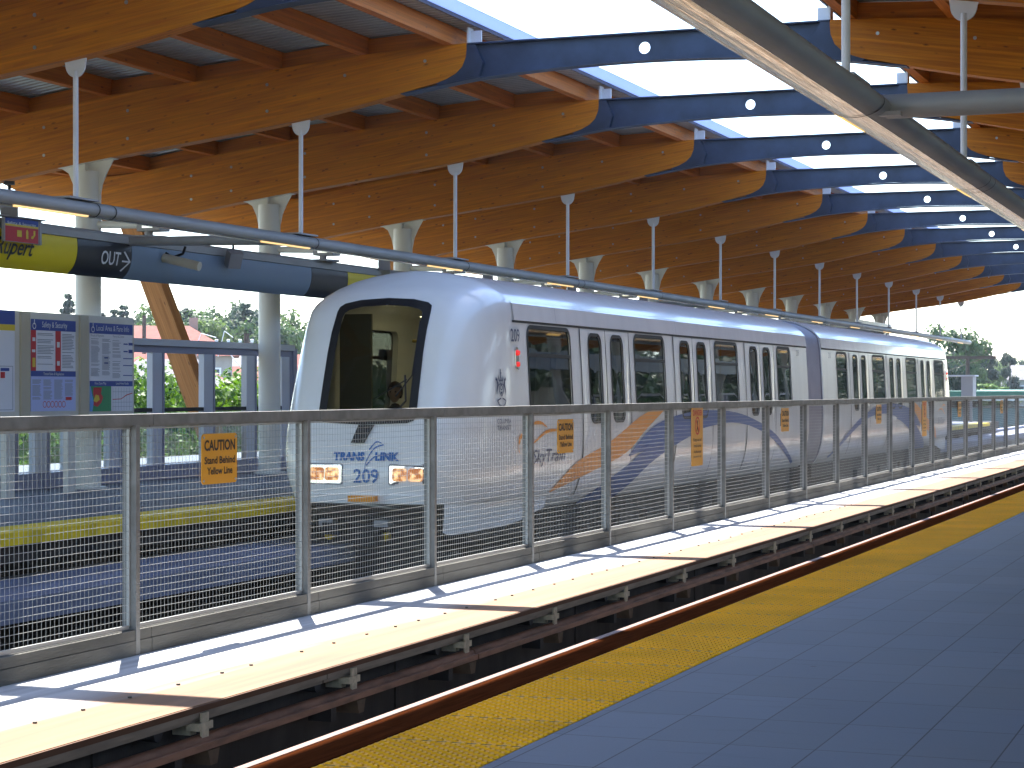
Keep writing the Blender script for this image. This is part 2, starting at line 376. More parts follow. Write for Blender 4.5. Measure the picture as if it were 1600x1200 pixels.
def tile_mat():
    m = bpy.data.materials.new('slate grey platform tile'); m.use_nodes = True
    n = m.node_tree.nodes; l = m.node_tree.links; p = n['Principled BSDF']
    tc = n.new('ShaderNodeTexCoord'); sp = n.new('ShaderNodeSeparateXYZ'); l.new(tc.outputs['Object'], sp.inputs[0])
    def fr(o, size, off):
        a = n.new('ShaderNodeMath'); a.operation = 'MULTIPLY_ADD'; a.inputs[1].default_value = 1 / size; a.inputs[2].default_value = off; l.new(o, a.inputs[0])
        f = n.new('ShaderNodeMath'); f.operation = 'FRACT'; l.new(a.outputs[0], f.inputs[0])
        g = n.new('ShaderNodeMath'); g.operation = 'FLOOR'; l.new(a.outputs[0], g.inputs[0])
        lt = n.new('ShaderNodeMath'); lt.operation = 'LESS_THAN'; lt.inputs[1].default_value = 0.0065 / size; l.new(f.outputs[0], lt.inputs[0])
        return lt.outputs[0], g.outputs[0]
    jx, ix = fr(sp.outputs[0], 0.34, -4.80 / 0.34 + 40)
    jy, iy = fr(sp.outputs[1], 0.64, -7.75 / 0.64 + 40)
    mxx = n.new('ShaderNodeMath'); mxx.operation = 'MAXIMUM'; l.new(jx, mxx.inputs[0]); l.new(jy, mxx.inputs[1])
    cb = n.new('ShaderNodeCombineXYZ'); l.new(ix, cb.inputs[0]); l.new(iy, cb.inputs[1])
    wn = n.new('ShaderNodeTexWhiteNoise'); l.new(cb.outputs[0], wn.inputs['Vector'])
    nz = n.new('ShaderNodeTexNoise'); nz.inputs['Scale'].default_value = 90; nz.inputs['Detail'].default_value = 3; l.new(tc.outputs['Object'], nz.inputs['Vector'])
    n2 = n.new('ShaderNodeTexNoise'); n2.inputs['Scale'].default_value = 1.1; n2.inputs['Detail'].default_value = 7; l.new(tc.outputs['Object'], n2.inputs['Vector'])
    a1 = n.new('ShaderNodeMath'); a1.operation = 'MULTIPLY_ADD'; a1.inputs[1].default_value = 0.20; a1.inputs[2].default_value = 0.66; l.new(wn.outputs[0], a1.inputs[0])
    a2 = n.new('ShaderNodeMath'); a2.operation = 'MULTIPLY_ADD'; a2.inputs[1].default_value = 0.16; l.new(nz.outputs[0], a2.inputs[0]); l.new(a1.outputs[0], a2.inputs[2])
    a3 = n.new('ShaderNodeMath'); a3.operation = 'MULTIPLY_ADD'; a3.inputs[1].default_value = 0.44; l.new(n2.outputs[0], a3.inputs[0]); l.new(a2.outputs[0], a3.inputs[2])
    sc = n.new('ShaderNodeVectorMath'); sc.operation = 'SCALE'; sc.inputs[0].default_value = (0.092, 0.110, 0.148); l.new(a3.outputs[0], sc.inputs['Scale'])
    mx = n.new('ShaderNodeMix'); mx.data_type = 'RGBA'; l.new(mxx.outputs[0], mx.inputs['Factor']); l.new(sc.outputs[0], mx.inputs['A']); mx.inputs['B'].default_value = (0.012, 0.014, 0.024, 1)
    vg = n.new('ShaderNodeTexVoronoi'); vg.inputs['Scale'].default_value = 1.7; l.new(tc.outputs['Object'], vg.inputs['Vector'])
    gs = n.new('ShaderNodeMapRange'); gs.inputs[1].default_value = 0.022; gs.inputs[2].default_value = 0.034; gs.inputs[3].default_value = 0.75; gs.inputs[4].default_value = 0; l.new(vg.outputs['Distance'], gs.inputs[0])
    mp = n.new('ShaderNodeMapping'); mp.inputs['Scale'].default_value = (0.6, 5, 1); mp.inputs['Rotation'].default_value = (0, 0, 0.5); l.new(tc.outputs['Object'], mp.inputs[0])
    ns = n.new('ShaderNodeTexNoise'); ns.inputs['Scale'].default_value = 3; ns.inputs['Detail'].default_value = 8; l.new(mp.outputs[0], ns.inputs['Vector'])
    sm = n.new('ShaderNodeMapRange'); sm.inputs[1].default_value = 0.60; sm.inputs[2].default_value = 0.75; sm.inputs[3].default_value = 0; sm.inputs[4].default_value = 0.35; l.new(ns.outputs[0], sm.inputs[0])
    m4 = n.new('ShaderNodeMath'); m4.operation = 'MAXIMUM'; l.new(gs.outputs[0], m4.inputs[0]); l.new(sm.outputs[0], m4.inputs[1])
    mg = n.new('ShaderNodeMix'); mg.data_type = 'RGBA'; l.new(m4.outputs[0], mg.inputs['Factor']); l.new(mx.outputs['Result'], mg.inputs['A']); mg.inputs['B'].default_value = (0.028, 0.032, 0.045, 1)
    l.new(mg.outputs['Result'], p.inputs['Base Color'])
    rr = n.new('ShaderNodeMapRange'); rr.inputs[3].default_value = 0.55; rr.inputs[4].default_value = 0.75; l.new(n2.outputs[0], rr.inputs[0]); l.new(rr.outputs[0], p.inputs['Roughness'])
    b = n.new('ShaderNodeBump'); b.inputs['Strength'].default_value = 0.12; b.inputs['Distance'].default_value = 0.004; l.new(nz.outputs[0], b.inputs['Height']); l.new(b.outputs[0], p.inputs['Normal'])
    return m
M['tile'] = tile_mat()

def leaf_mat(name, c1, c2):
    m = bpy.data.materials.new(name); m.use_nodes = True
    n = m.node_tree.nodes; l = m.node_tree.links; p = n['Principled BSDF']; out = n['Material Output']
    p.inputs['Roughness'].default_value = 0.55
    p.inputs['Specular IOR Level'].default_value = 0.3
    tc = n.new('ShaderNodeTexCoord')
    nz = n.new('ShaderNodeTexNoise'); nz.inputs['Scale'].default_value = 1.5; nz.inputs['Detail'].default_value = 5; l.new(tc.outputs['Object'], nz.inputs['Vector'])
    r = n.new('ShaderNodeValToRGB'); r.color_ramp.elements[0].position = 0.35; r.color_ramp.elements[0].color = (*c2, 1); r.color_ramp.elements[1].position = 0.65; r.color_ramp.elements[1].color = (*c1, 1)
    l.new(nz.outputs[0], r.inputs[0]); l.new(r.outputs[0], p.inputs['Base Color'])
    t = n.new('ShaderNodeBsdfTranslucent'); l.new(r.outputs[0], t.inputs[0])
    mx = n.new('ShaderNodeMixShader'); mx.inputs[0].default_value = 0.42; l.new(p.outputs[0], mx.inputs[1]); l.new(t.outputs[0], mx.inputs[2]); l.new(mx.outputs[0], out.inputs[0])
    return m
M['leaf_bright'] = leaf_mat('bright maple leaves', (0.115, 0.215, 0.012), (0.045, 0.11, 0.008))
M['leaf_mid'] = leaf_mat('mid green leaves', (0.075, 0.13, 0.035), (0.035, 0.075, 0.02))
M['leaf_pale'] = leaf_mat('pale green leaves', (0.13, 0.19, 0.05), (0.07, 0.12, 0.03))
M['leaf_dark'] = leaf_mat('dark conifer needles', (0.032, 0.060, 0.030), (0.014, 0.034, 0.018))
M['bark'] = mat('bark', (0.10, 0.075, 0.055), 0.9, var=0.4, vscale=6, bump=0.4)
M['ground'] = mat('suburban ground', (0.10, 0.12, 0.07), 0.95, var=0.4, vscale=0.05, col2=(0.16, 0.15, 0.13))
M['hillm'] = mat('wooded hillside', (0.05, 0.08, 0.035), 0.95, var=0.4, vscale=0.08)
M['asphalt'] = mat('asphalt', (0.06, 0.06, 0.062), 0.9, var=0.2, vscale=1)
M['roofred'] = mat('red roof tiles', (0.19, 0.045, 0.03), 0.9, var=0.15, vscale=2)
M['roofgrey'] = mat('grey shingles', (0.17, 0.165, 0.17), 0.9, var=0.15, vscale=2)
M['wallpale'] = mat('pale house wall', (0.33, 0.31, 0.28), 0.85, var=0.06)
M['wallblue'] = mat('light blue house wall', (0.20, 0.28, 0.38), 0.85, var=0.06)
M['wallpink'] = mat('peach house wall', (0.32, 0.22, 0.18), 0.85, var=0.06)
M['winglass'] = mat('house window glass', (0.05, 0.07, 0.09), 0.08, spec=0.9)
M['greenroof'] = mat('green metal roof', (0.008, 0.09, 0.055), 0.6)
M['teal'] = mat('teal awning', (0.02, 0.12, 0.15), 0.6)
M['polewood'] = mat('creosoted pole', (0.07, 0.05, 0.04), 0.85, var=0.3, vscale=6)
def flash_mat():
    m = bpy.data.materials.new('translucent skylight upstand'); m.use_nodes = True
    n = m.node_tree.nodes; l = m.node_tree.links; p = n['Principled BSDF']; out = n['Material Output']
    p.inputs['Base Color'].default_value = (0.7, 0.76, 0.9, 1); p.inputs['Roughness'].default_value = 0.4
    t = n.new('ShaderNodeBsdfTranslucent'); t.inputs[0].default_value = (0.34, 0.42, 0.62, 1)
    mx = n.new('ShaderNodeMixShader'); mx.inputs[0].default_value = 0.7; l.new(p.outputs[0], mx.inputs[1]); l.new(t.outputs[0], mx.inputs[2]); l.new(mx.outputs[0], out.inputs[0])
    return m
M['flash'] = flash_mat()

# ------------------------------------------------------------------ text
_tc = {}
def text2d(s, size=1.0, xs=1.0, align='CENTER', bold=0.0, shear=0.0):
    """returns verts2d, faces of a filled text, centred on x (or left), baseline at 0; size = cap height"""
    key = (s, bold, shear)
    if key not in _tc:
        cu = bpy.data.curves.new('t', 'FONT'); cu.body = s; cu.size = 1.0; cu.offset = bold; cu.shear = shear
        cu.resolution_u = 3
        ob = bpy.data.objects.new('t', cu); COL.objects.link(ob)
        bpy.context.view_layer.update()
        dg = bpy.context.evaluated_depsgraph_get()
        me = bpy.data.meshes.new_from_object(ob.evaluated_get(dg))
        vs = [(v.co.x, v.co.y) for v in me.vertices]; fs = [tuple(p.vertices) for p in me.polygons]
        bpy.data.objects.remove(ob); bpy.data.curves.remove(cu); bpy.data.meshes.remove(me)
        _tc[key] = (vs, fs)
    vs, fs = _tc[key]
    if not vs: return [], []
    mn = min(a for a, b in vs); mxx = max(a for a, b in vs)
    k = size / 0.70
    ox = (mn + mxx) / 2 if align == 'CENTER' else mn
    return [((a - ox) * k * xs, b * k) for a, b in vs], fs
def put_text(mb, s, fn, size, xs=1.0, mi=0, width=None, **kw):
    vs, fs = text2d(s, size, xs, **kw)
    if not vs: return
    if width:
        ww = max(a for a, b in vs) - min(a for a, b in vs)
        vs = [(a * width / ww, b) for a, b in vs]
    for f in fs:
        mb.face([fn(*vs[i]) for i in f], mi)

def lerp(pts, x):
    if x <= pts[0][0]: return pts[0][1]
    for (a, b), (c, d) in zip(pts, pts[1:]):
        if x <= c: return b + (d - b) * (x - a) / (c - a)
    return pts[-1][1]
def smooth_pts(pts, n=6):
    """Catmull-Rom through 2D points"""
    P = [pts[0]] + list(pts) + [pts[-1]]
    out = []
    for i in range(1, len(P) - 2):
        p0, p1, p2, p3 = P[i - 1], P[i], P[i + 1], P[i + 2]
        for k in range(n):
            t = k / n
            out.append(tuple(0.5 * (2 * p1[a] + (p2[a] - p0[a]) * t + (2 * p0[a] - 5 * p1[a] + 4 * p2[a] - p3[a]) * t * t + (3 * p1[a] - p0[a] - 3 * p2[a] + p3[a]) * t ** 3) for a in (0, 1)))
    out.append(tuple(pts[-1]))
    return out

# ================================================================== SETTING
YA, YB = -14.0, 87.0          # station extent along the track
BAY, Y0 = 5.465, 19.2
ZW = -0.463                   # walkway level
GZ = -7.5                     # street level

m = MB(); m.box(-3000, 3000, -300, 4000, GZ - 0.5, GZ)
tag(m.build('ground', M['ground']), kind='structure')
# hill beyond
rows = []
for i in range(0, 41):
    a = R(2 + i * 1.15)   # angle left of +Y
    rows.append([])
    for j in range(0, 16):
        d = 150 + j * 30
        hgt = GZ + 0.03 + 12.5 * (1 - math.cos(min(1, max(0, (d - 150) / 330)) * math.pi)) / 2 * (0.42 + 0.58 * min(1, max(0, (math.degrees(a) - 12) / 14)))
        hgt += 0.5 * math.sin(i * 1.3 + j) if j else 0
        rows[-1].append((CAMX - d * math.sin(a), d * math.cos(a), hgt))
m = MB(); m.grid(rows, 0, True)
tag(m.build('hillside', M['hillm'], recalc=True), kind='structure')

# near platform floor, far platform floor, walkway, track beds
m = MB(); m.box(4.755, 14, YA, YB + 1, -0.5, 0)
tag(m.build('platform_floor', M['tile']), kind='structure')
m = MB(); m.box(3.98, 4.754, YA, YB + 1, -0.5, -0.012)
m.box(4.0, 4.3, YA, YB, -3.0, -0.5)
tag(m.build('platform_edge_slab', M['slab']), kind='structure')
m = MB(); m.box(-14, -4.55, YA, YB + 3, -0.3, 0)
tag(m.build('far_platform_floor', M['tile']), kind='structure')
m = MB(); m.box(-4.55, -3.98, YA, YB + 3, -0.3, -0.014); m.box(-4.6, -4.25, YA, YB + 3, -2.5, -0.3)
for k in range(34):
    m.box(-4.25, -4.05, YA + 3 * k, YA + 3 * k + 0.25, -0.62, -0.3)
tag(m.build('far_platform_wall', M['pitwall']), kind='structure')
m = MB()
m.box(-0.78, 1.57, YA, 260, ZW - 0.035, ZW)
tag(m.build('walkway', M['walk']), kind='structure')
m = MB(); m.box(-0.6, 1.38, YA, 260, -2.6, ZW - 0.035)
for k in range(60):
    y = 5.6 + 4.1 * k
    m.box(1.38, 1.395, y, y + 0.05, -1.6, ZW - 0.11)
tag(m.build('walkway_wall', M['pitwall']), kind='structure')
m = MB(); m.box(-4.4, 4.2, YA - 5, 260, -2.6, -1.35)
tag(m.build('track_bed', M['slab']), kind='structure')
m = MB(); m.box(-4.25, -2.9, YA, 260, -.67, -0.46)
tag(m.build('track_plinth', mat('blue grey plinth concrete', (0.21, 0.23, 0.32), 0.8, var=0.3, vscale=1.0, streak=(2, .3, 1))), kind='structure')
m = MB()
m.box(-1.25, -0.79, YA, 260, -1.0, ZW - 0.06)
tag(m.build('cable_trough', mat('dusty brown trough cover', (0.22, 0.18, 0.14), 0.85, var=0.2, vscale=3)), kind='structure')
m = MB(); m.box(1.5702, 1.584, YA, 260, ZW - 0.04, ZW - 0.004)
tag(m.build('walkway_edge_trim', mat('rusty edge angle', (0.10, 0.04, 0.015), 0.8)), kind='structure')
# viaduct parapet beyond the platforms
m = MB(); m.box(-4.45, -4.25, YB + 3, 300, -2.6, -0.42); m.box(-4.52, -4.2, YB + 3, 300, -0.42, -0.36)
tag(m.build('parapet_wall', M['bluewall']), 'long low concrete parapet beside the track beyond the far platform', 'parapet')

# small bolts of the walkway
M['boltdark'] = mat('dark bolt', (0.05, 0.04, 0.03), 0.6)
for k in range(44):
    y = 9.0 + k * 0.55 + random.uniform(-.12, .12)
    m = MB(); m.tube((1.05, y, ZW - 0.002), (1.05, y, ZW + 0.010), 0.013, 6)
    tag(m.build('anchor_bolt', M['boltdark']), 'small dark anchor bolt, ' + ordn(k + 1) + ' from the near end of the row along the sunlit walkway', 'bolt', 'anchor bolts in the walkway')

# ------------------------------------------------------------------ tactile strip, nosing
m = MB()
m.box(4.185, 4.75, YA, YB, -0.011, 0.001, 0)
for iy in range(0, 1500):
    y = 5.0 + iy * 0.0305
    sub = iy % 20
    if sub == 19: continue
    for ix in range(9):
        x = 4.213 + ix * 0.0628 + (0.0157 if iy % 2 else -0.0157) + 0.012
        a, b, h = 0.0135, 0.008, 0.008
        z = 0.0008
        lo = [(x - a, y - a, z), (x + a, y - a, z), (x + a, y + a, z), (x - a, y + a, z)]
        hi = [(x - b, y - b, z + h), (x + b, y - b, z + h), (x + b, y + b, z + h), (x - b, y + b, z + h)]
        m.face(hi, 0)
        for q in range(4):
            m.face([lo[q], lo[(q + 1) % 4], hi[(q + 1) % 4], hi[q]], 0)
for k in range(110):
    y = 5.0 - 0.0305 + k * 0.61
    m.box(4.186, 4.749, y - 0.0025, y + 0.0025, 0.0012, 0.0032, 1)
tag(m.build('tactile_strip', [M['tact'], mat('strip joint', (0.30, 0.20, 0.06), 0.8)]), 'yellow studded warning strip along the near platform edge', 'tactile strip')
M['lip'] = mat('worn pale pink lip', (0.17, 0.085, 0.062), 0.6, var=0.3, vscale=4, streak=(8, 0.4, 8))
rt = empty('platform_edging', (4.06, 0, 0))
tag(rt, 'red brown edge board running along the near platform beside the pit', 'edge board')
k = 0; y = 4.0
while y < YB:
    L = 3.66
    m = MB(); m.box(3.984 - 4.06, 4.18 - 4.06, y, min(y + L - 0.006, YB), -0.075, 0.006)
    m.box(3.955 - 4.06, 3.985 - 4.06, y, min(y + L - 0.006, YB), -0.2, -0.075)
    m.build('edge_board', M['nosing'], rt)
    m = MB(); m.box(3.942 - 4.06, 3.982 - 4.06, y, min(y + L - 0.006, YB), -0.07, 0.009); m.build('worn_lip', M['lip'], rt)
    y += L
# far yellow strip
m = MB(); m.box(-4.545, -3.94, YA, YB, -0.013, 0.004); m.box(-3.96, -3.935, YA, YB, -0.12, 0.003)
tag(m.build('tactile_strip', M['tactfar']), 'yellow warning strip on the edge of the far platform behind the train', 'tactile strip')

# ------------------------------------------------------------------ conductor rails on the walkway side
root = empty('conductor_rail', (1.41, 0, -0.6)); tag(root, 'pair of brown power rails on insulators under the walkway edge', 'power rail')
m = MB()
y = 4.0
while y < 200:
    L = 12.2 if y > 4 else 8.3
    m.box(-0.03, 0.155, y, y + L - 0.02, 0.06, 0.101); m.box(0.075, 0.125, y, y + L - 0.02, 0.03, 0.06)
    y += L
m.build('upper_rail', M['rail_grey'], root)
m = MB(); y = 4.0
while y < 200:
    L = 12.2 if y > 4 else 10.9
    m.box(0.07, 0.21, y, y + L - 0.025, -0.125, -0.085); m.tube((0.14, y, -0.085), (0.14, y + L - 0.025, -0.085), 0.042, 10)
    y += L
m.build('lower_rail', M['rust'], root)
M['brk'] = mat('brown bracket', (0.13, 0.085, 0.05), 0.8, var=0.3, vscale=10)
def ins(k):
    y = 10.62 + (k - 0) * 2.062
    m = MB()
    m.box(-0.03, 0.09, y - 0.035, y + 0.035, -0.05, 0.029)
    m.box(0.09, 0.175, y - 0.085, y + 0.085, -0.015, 0.03)
    m.box(0.157, 0.172, y - 0.04, y + 0.04, 0.0302, 0.085)
    m.box(0.157, 0.172, y - 0.04, y + 0.04, -0.065, -0.0152)
    m.tube((-0.03, y, 0.0), (0.03, y, 0.0), 0.03, 10)
    m.build('insulator', M['insul'], root)
    m = MB()
    m.prism([(-0.07, 0), (0.07, 0), (0.04, -0.09), (-0.04, -0.09)], lambda a, b, t: (t, y + 0.05 + a, -0.135 + b), 0.03, 0.20)
    m.build('support_bracket', M['brk'], root)
    m = MB(); m.box(-0.03, 0.14, y - 0.3, y - 0.22, -0.24, -0.12); m.build('rail_clamp', M['dark'], root)
    m = MB(); m.tube((-.03, y - 0.42, 0.02), (0.1, y - 0.42, 0.02), 0.05, 8); m.build('spacer', M['dark'], root)
for k in range(-2, 30): ins(k)
# running rails in both pits
for cx, nm in ((2.75, 'pair of steel running rails in the empty near pit'), (-2.57, 'pair of steel running rails under the train')):
    r = empty('running_rails', (cx, 0, -1.35)); tag(r, nm, 'rails')
    for s in (-1, 1):
        m = MB(); x = s * 0.72
        m.box(x - 0.06, x + 0.06, YA, 255, 0.02, 0.04); m.box(x - 0.012, x + 0.012, YA, 255, 0.04, 0.15); m.box(x - 0.035, x + 0.035, YA, 255, 0.15, 0.19)
        m.build('rail', M['railsteel'], r)
    m = MB(); m.box(-0.15, 0.15, YA, 255, 0.05, 0.17); m.build('reaction_rail', M['railsteel'], r)

# ================================================================== FENCE
FP = 2.672
fence = empty('mesh_fence', (0, 0, ZW)); tag(fence, 'long galvanised mesh fence on a concrete curb between the two tracks', 'fence')
FY = [12.41 + FP * k for k in range(-6, 31)]
ZT = 1.21 - ZW
m = MB()
for i, y in enumerate(FY[:-1]):
    m.box(-0.055, 0.055, y + 0.19, y + FP + 0.182, 0.0, 0.10)
    m.box(-0.075, 0.05, y + 0.19, y + FP + 0.182, 0.104, 0.175)
curb_o = m.build('curb', M['curb'], fence)
m0 = MB(); m0.box(-0.05, 0.055, -0.0, FP - 0.006, ZT - 0.076, ZT)
m0.box(-0.02, 0.02, -0.0, FP - 0.006, ZT - 0.092, ZT - 0.0765)
for i, y in enumerate(FY[:-1]):
    if i == 0: o = m0.build('top_rail', M['galv'], fence); ro = o
    else:
        o = ro.copy(); COL.objects.link(o); o.parent = fence
    o.location = (0, y + 0.21, 0)
m0 = MB(); m0.box(-0.012, 0.056, 0.0, 0.052, 0.0, ZT - 0.077); m0.box(-0.055, -0.0125, 0.0, 0.012, 0.176, ZT - 0.093); m0.box(-0.055, -0.0125, 0.0, 0.095, ZT - 0.13, ZT - 0.095)
for i, y in enumerate(FY):
    if i == 0: po = o = m0.build('post', M['galv'], fence)
    else:
        o = po.copy(); COL.objects.link(o); o.parent = fence
    o.location = (0, y - 0.03, 0)
m0 = MB()
zb_, zt_ = 0.20, ZT - 0.095
y0_, y1_ = 0.045, FP - 0.04
for z0, z1 in ((zb_ - 0.02, zb_ + 0.008), (zt_ - 0.008, zt_)): m0.box(-0.008, 0.008, y0_, y1_, z0, z1)
m0.box(-0.012, 0.010, y0_ - 0.02, y0_ + 0.006, zb_, zt_); m0.box(-0.012, 0.010, y1_ - 0.006, y1_ + 0.006, zb_, zt_)
nh = int((zt_ - zb_) / 0.0508); rw = 0.0014
for k in range(1, nh + 1):
    z = zb_ + k * 0.0508
    # wires sag a little as welded mesh does
    pts = [(0.004 + 0.004 * math.sin(k + t * 2), y0_ + (y1_ - y0_) * t / 6, z - 0.005 * math.sin(math.pi * t / 6)) for t in range(7)]
    for p, q in zip(pts, pts[1:]): m0.tube(p, q, 0.0020, 4, caps=False)
nv = int((y1_ - y0_) / 0.0508)
for k in range(1, nv + 1):
    y = y0_ + k * 0.0508
    m0.tube((-0.001, y, zb_), (0.0, y + 0.002 * math.sin(k), zt_), rw, 4, caps=False)
for i, y in enumerate(FY[:-1]):
    if i == 0: wo = o = m0.build('mesh_panel', M['wire'], fence)
    else:
        o = wo.copy(); COL.objects.link(o); o.parent = fence
    o.location = (0, y, 0)

# signs on the fence
def rrect(w, h, r, n=5):
    pts = []
    for cx, cy, a0 in ((w / 2 - r, h / 2 - r, 0), (-w / 2 + r, h / 2 - r, 90), (-w / 2 + r, -h / 2 + r, 180), (w / 2 - r, -h / 2 + r, 270)):
        for k in range(n + 1):
            a = R(a0 + 90 * k / n); pts.append((cx + r * math.cos(a), cy + r * math.sin(a)))
    return pts
def caution(y, z, label):
    r = empty('caution_sign', (0.035, y, z)); tag(r, label, 'sign', 'yellow caution signs on the mesh fence')
    m = MB(); m.prism(rrect(0.545, 0.375, 0.035), lambda a, b, t: (t, a, b), 0.0, 0.006)
    m.build('plate', M['signy'], r)
    m = MB(); fn = lambda a, b: (0.0085, a, b)
    put_text(m, 'CAUTION', lambda a, b: fn(a, b + 0.065), 0.075, width=0.475, bold=0.035)
    put_text(m, 'Stand Behind', lambda a, b: fn(a, b - 0.035), 0.052, width=0.47, bold=0.025)
    put_text(m, 'Yellow Line', lambda a, b: fn(a, b - 0.115), 0.052, width=0.39, bold=0.025)
    m.build('lettering', M['ink'], r)
    for sy in (-1, 1):
        for sz in (-1, 1):
            m = MB(); m.tube((0.004, sy * 0.245, sz * 0.16), (0.012, sy * 0.245, sz * 0.16), 0.009, 8); m.build('rivet', M['bolt'], r)
    for q in (-.185, .185):
        m = MB(); m.box(-0.03, 0, q - .012, q + .012, -0.1, 0.1); m.build('clip', M['galv'], r)
for y, z, lab in ((13.60, 0.865, 'nearest and largest yellow sign with dark caution lettering on the fence'),
                  (21.52, 0.865, 'second yellow caution sign from the left, over the train lettering'),
                  (32.26, 0.9, 'third yellow caution sign from the left, in front of the first car end'),
                  (40.4, 0.9, 'fourth yellow caution sign from the left, in front of the rear car'),
                  (51.2, 0.9, 'small fifth yellow caution sign, just right of the train end'),
                  (59.3, 0.9, 'farthest yellow caution sign, near the right edge of the picture')):
    caution(y, z, lab)
def danger(y, label):
    z = 0.76
    r = empty('danger_sign', (0.035, y, z)); tag(r, label, 'sign', 'tall yellow danger signs on the mesh fence')
    m = MB(); m.prism(rrect(0.57, 0.83, 0.035), lambda a, b, t: (t, a, b), 0.0, 0.006); m.build('plate', M['signy'], r)
    fn = lambda a, b: (0.0085, a, b)
    m = MB(); put_text(m, 'DANGER', lambda a, b: fn(a, b + 0.27), 0.075, width=0.46, bold=0.02)
    N = 24
    for k in range(N):
        a0, a1 = 2 * math.pi * k / N, 2 * math.pi * (k + 1) / N
        q = lambda a, rr: fn(rr * math.cos(a), 0.13 + rr * math.sin(a))
        m.face([q(a0, 0.10), q(a0, 0.125), q(a1, 0.125), q(a1, 0.10)])
    m.face([(0.011, -0.085, 0.20), (0.011, -0.068, 0.215), (0.011, 0.085, 0.06), (0.011, 0.068, 0.045)])
    m.build('red_symbol', M['redink'], r)
    m = MB()
    N = 12
    m.face([fn(0.022 * math.cos(2 * math.pi * k / N) + 0.01, 0.185 + 0.022 * math.sin(2 * math.pi * k / N)) for k in range(N)])
    m.face([fn(-0.02, 0.16), fn(0.03, 0.16), fn(0.02, 0.10), fn(0.05, 0.05), fn(0.03, 0.045), fn(0.0, 0.095), fn(-0.04, 0.05), fn(-0.055, 0.06), fn(-0.01, 0.11)])
    for t, zz, sz, wd in (('Keep out of', -0.08, 0.045, 0.40), ('track area', -0.16, 0.045, 0.36), ('Authorized', -0.24, 0.04, 0.36), ('personnel only', -0.30, 0.03, 0.40)):
        put_text(m, t, lambda a, b: fn(a, b + zz), sz, width=wd, bold=0.008)
    m.build('lettering', M['ink'], r)
    for q in (-.185, .185):
        m = MB(); m.box(-0.03, 0, q - .012, q + .012, -0.3, 0.3); m.build('clip', M['galv'], r)
danger(26.99, 'tall yellow danger sign with red heading in front of the first car')
danger(45.9, 'tall narrow danger sign farther away in front of the rear car')

# ================================================================== ROOF
TOP = [(2.37, 5.86), (3.87, 5.79), (5.47, 5.64), (7.85, 5.44), (9.55, 5.19), (10.5, 5.04), (11.2, 4.98), (12.2, 5.04), (13.4, 5.14)]
BOT = [(2.76, 5.37), (4.8, 4.97), (8.1, 4.54), (9.55, 4.325), (10.5, 4.17), (11.2, 4.24), (12.0, 4.46), (12.9, 4.80), (13.4, 5.04)]
TOPs = smooth_pts(TOP, 5)
BOTs = smooth_pts(BOT, 5)
ztop = lambda x: lerp(TOPs, abs(x))
zbot = lambda x: lerp(BOTs, abs(x))
PUR = [2.62, 3.85, 5.12, 6.42, 7.76, 9.1, 10.4, 11.7, 13.1]
def timber(side):
    m = MB(); hw = 0.11
    # outline: tip arc then bottom
    xs = [2.37, 2.38, 2.43, 2.52, 2.65, 2.80] + [3.0 + 0.3 * k for k in range(34)] + [13.0, 13.2, 13.3, 13.38, 13.4]
    def zb(x):
        tip = [(2.37, 5.78), (2.38, 5.68), (2.43, 5.56), (2.52, 5.475), (2.65, 5.41), (2.80, 5.36)]
        return lerp(tip, x) if x < 2.8 else min(zbot(x), ztop(x) - 0.05)
    P, UV = {}, {}
    N = 6
    for s in (-1, 1):
        rows, uvs = [], []
        for x in xs:
            zt, zl = ztop(x), zb(x)
            if x == 2.37: zt -= 0.03
            rows.append([(side * x, s * hw, zt + (zl - zt) * k / N) for k in range(N + 1)])
            uvs.append([(x + side * 30 + s * 7, (zl + (zt - zl) * (1 - k / N)) - 4 + 0.22 * (x) * 0.7) for k in range(N + 1)])
        m.grid(rows, 0, False, uvs=uvs)
    for a, b in zip(xs, xs[1:]):
        for f in (lambda x: zb(x), lambda x: ztop(x) - (0.03 if x == 2.37 else 0)):
            m.face([(side * a, -hw, f(a)), (side * b, -hw, f(b)), (side * b, hw, f(b)), (side * a, hw, f(a))], 0, [(a, 0.1), (b, 0.1), (b, 0.3), (a, 0.3)])
    x = 2.37; m.face([(side * x, -hw, zb(x)), (side * x, -hw, ztop(x) - .03), (side * x, hw, ztop(x) - .03), (side * x, hw, zb(x))], 0)
    x = 13.4; m.face([(side * x, -hw, zb(x)), (side * x, -hw, ztop(x)), (side * x, hw, ztop(x)), (side * x, hw, zb(x))], 0)
    # steel dowel heads
    for x, fr in ((2.95, .35), (4.1, .35), (5.25, .25), (5.25, .72), (7.4, .3), (7.4, .75), (8.75, .3), (8.75, .75), (9.5, .3), (9.5, .75)):
        z = ztop(x) + (zb(x) - ztop(x)) * fr
        m.tube((side * x, -hw - 0.006, z), (side * x, hw + 0.006, z), 0.022, 10, 1)
    return m
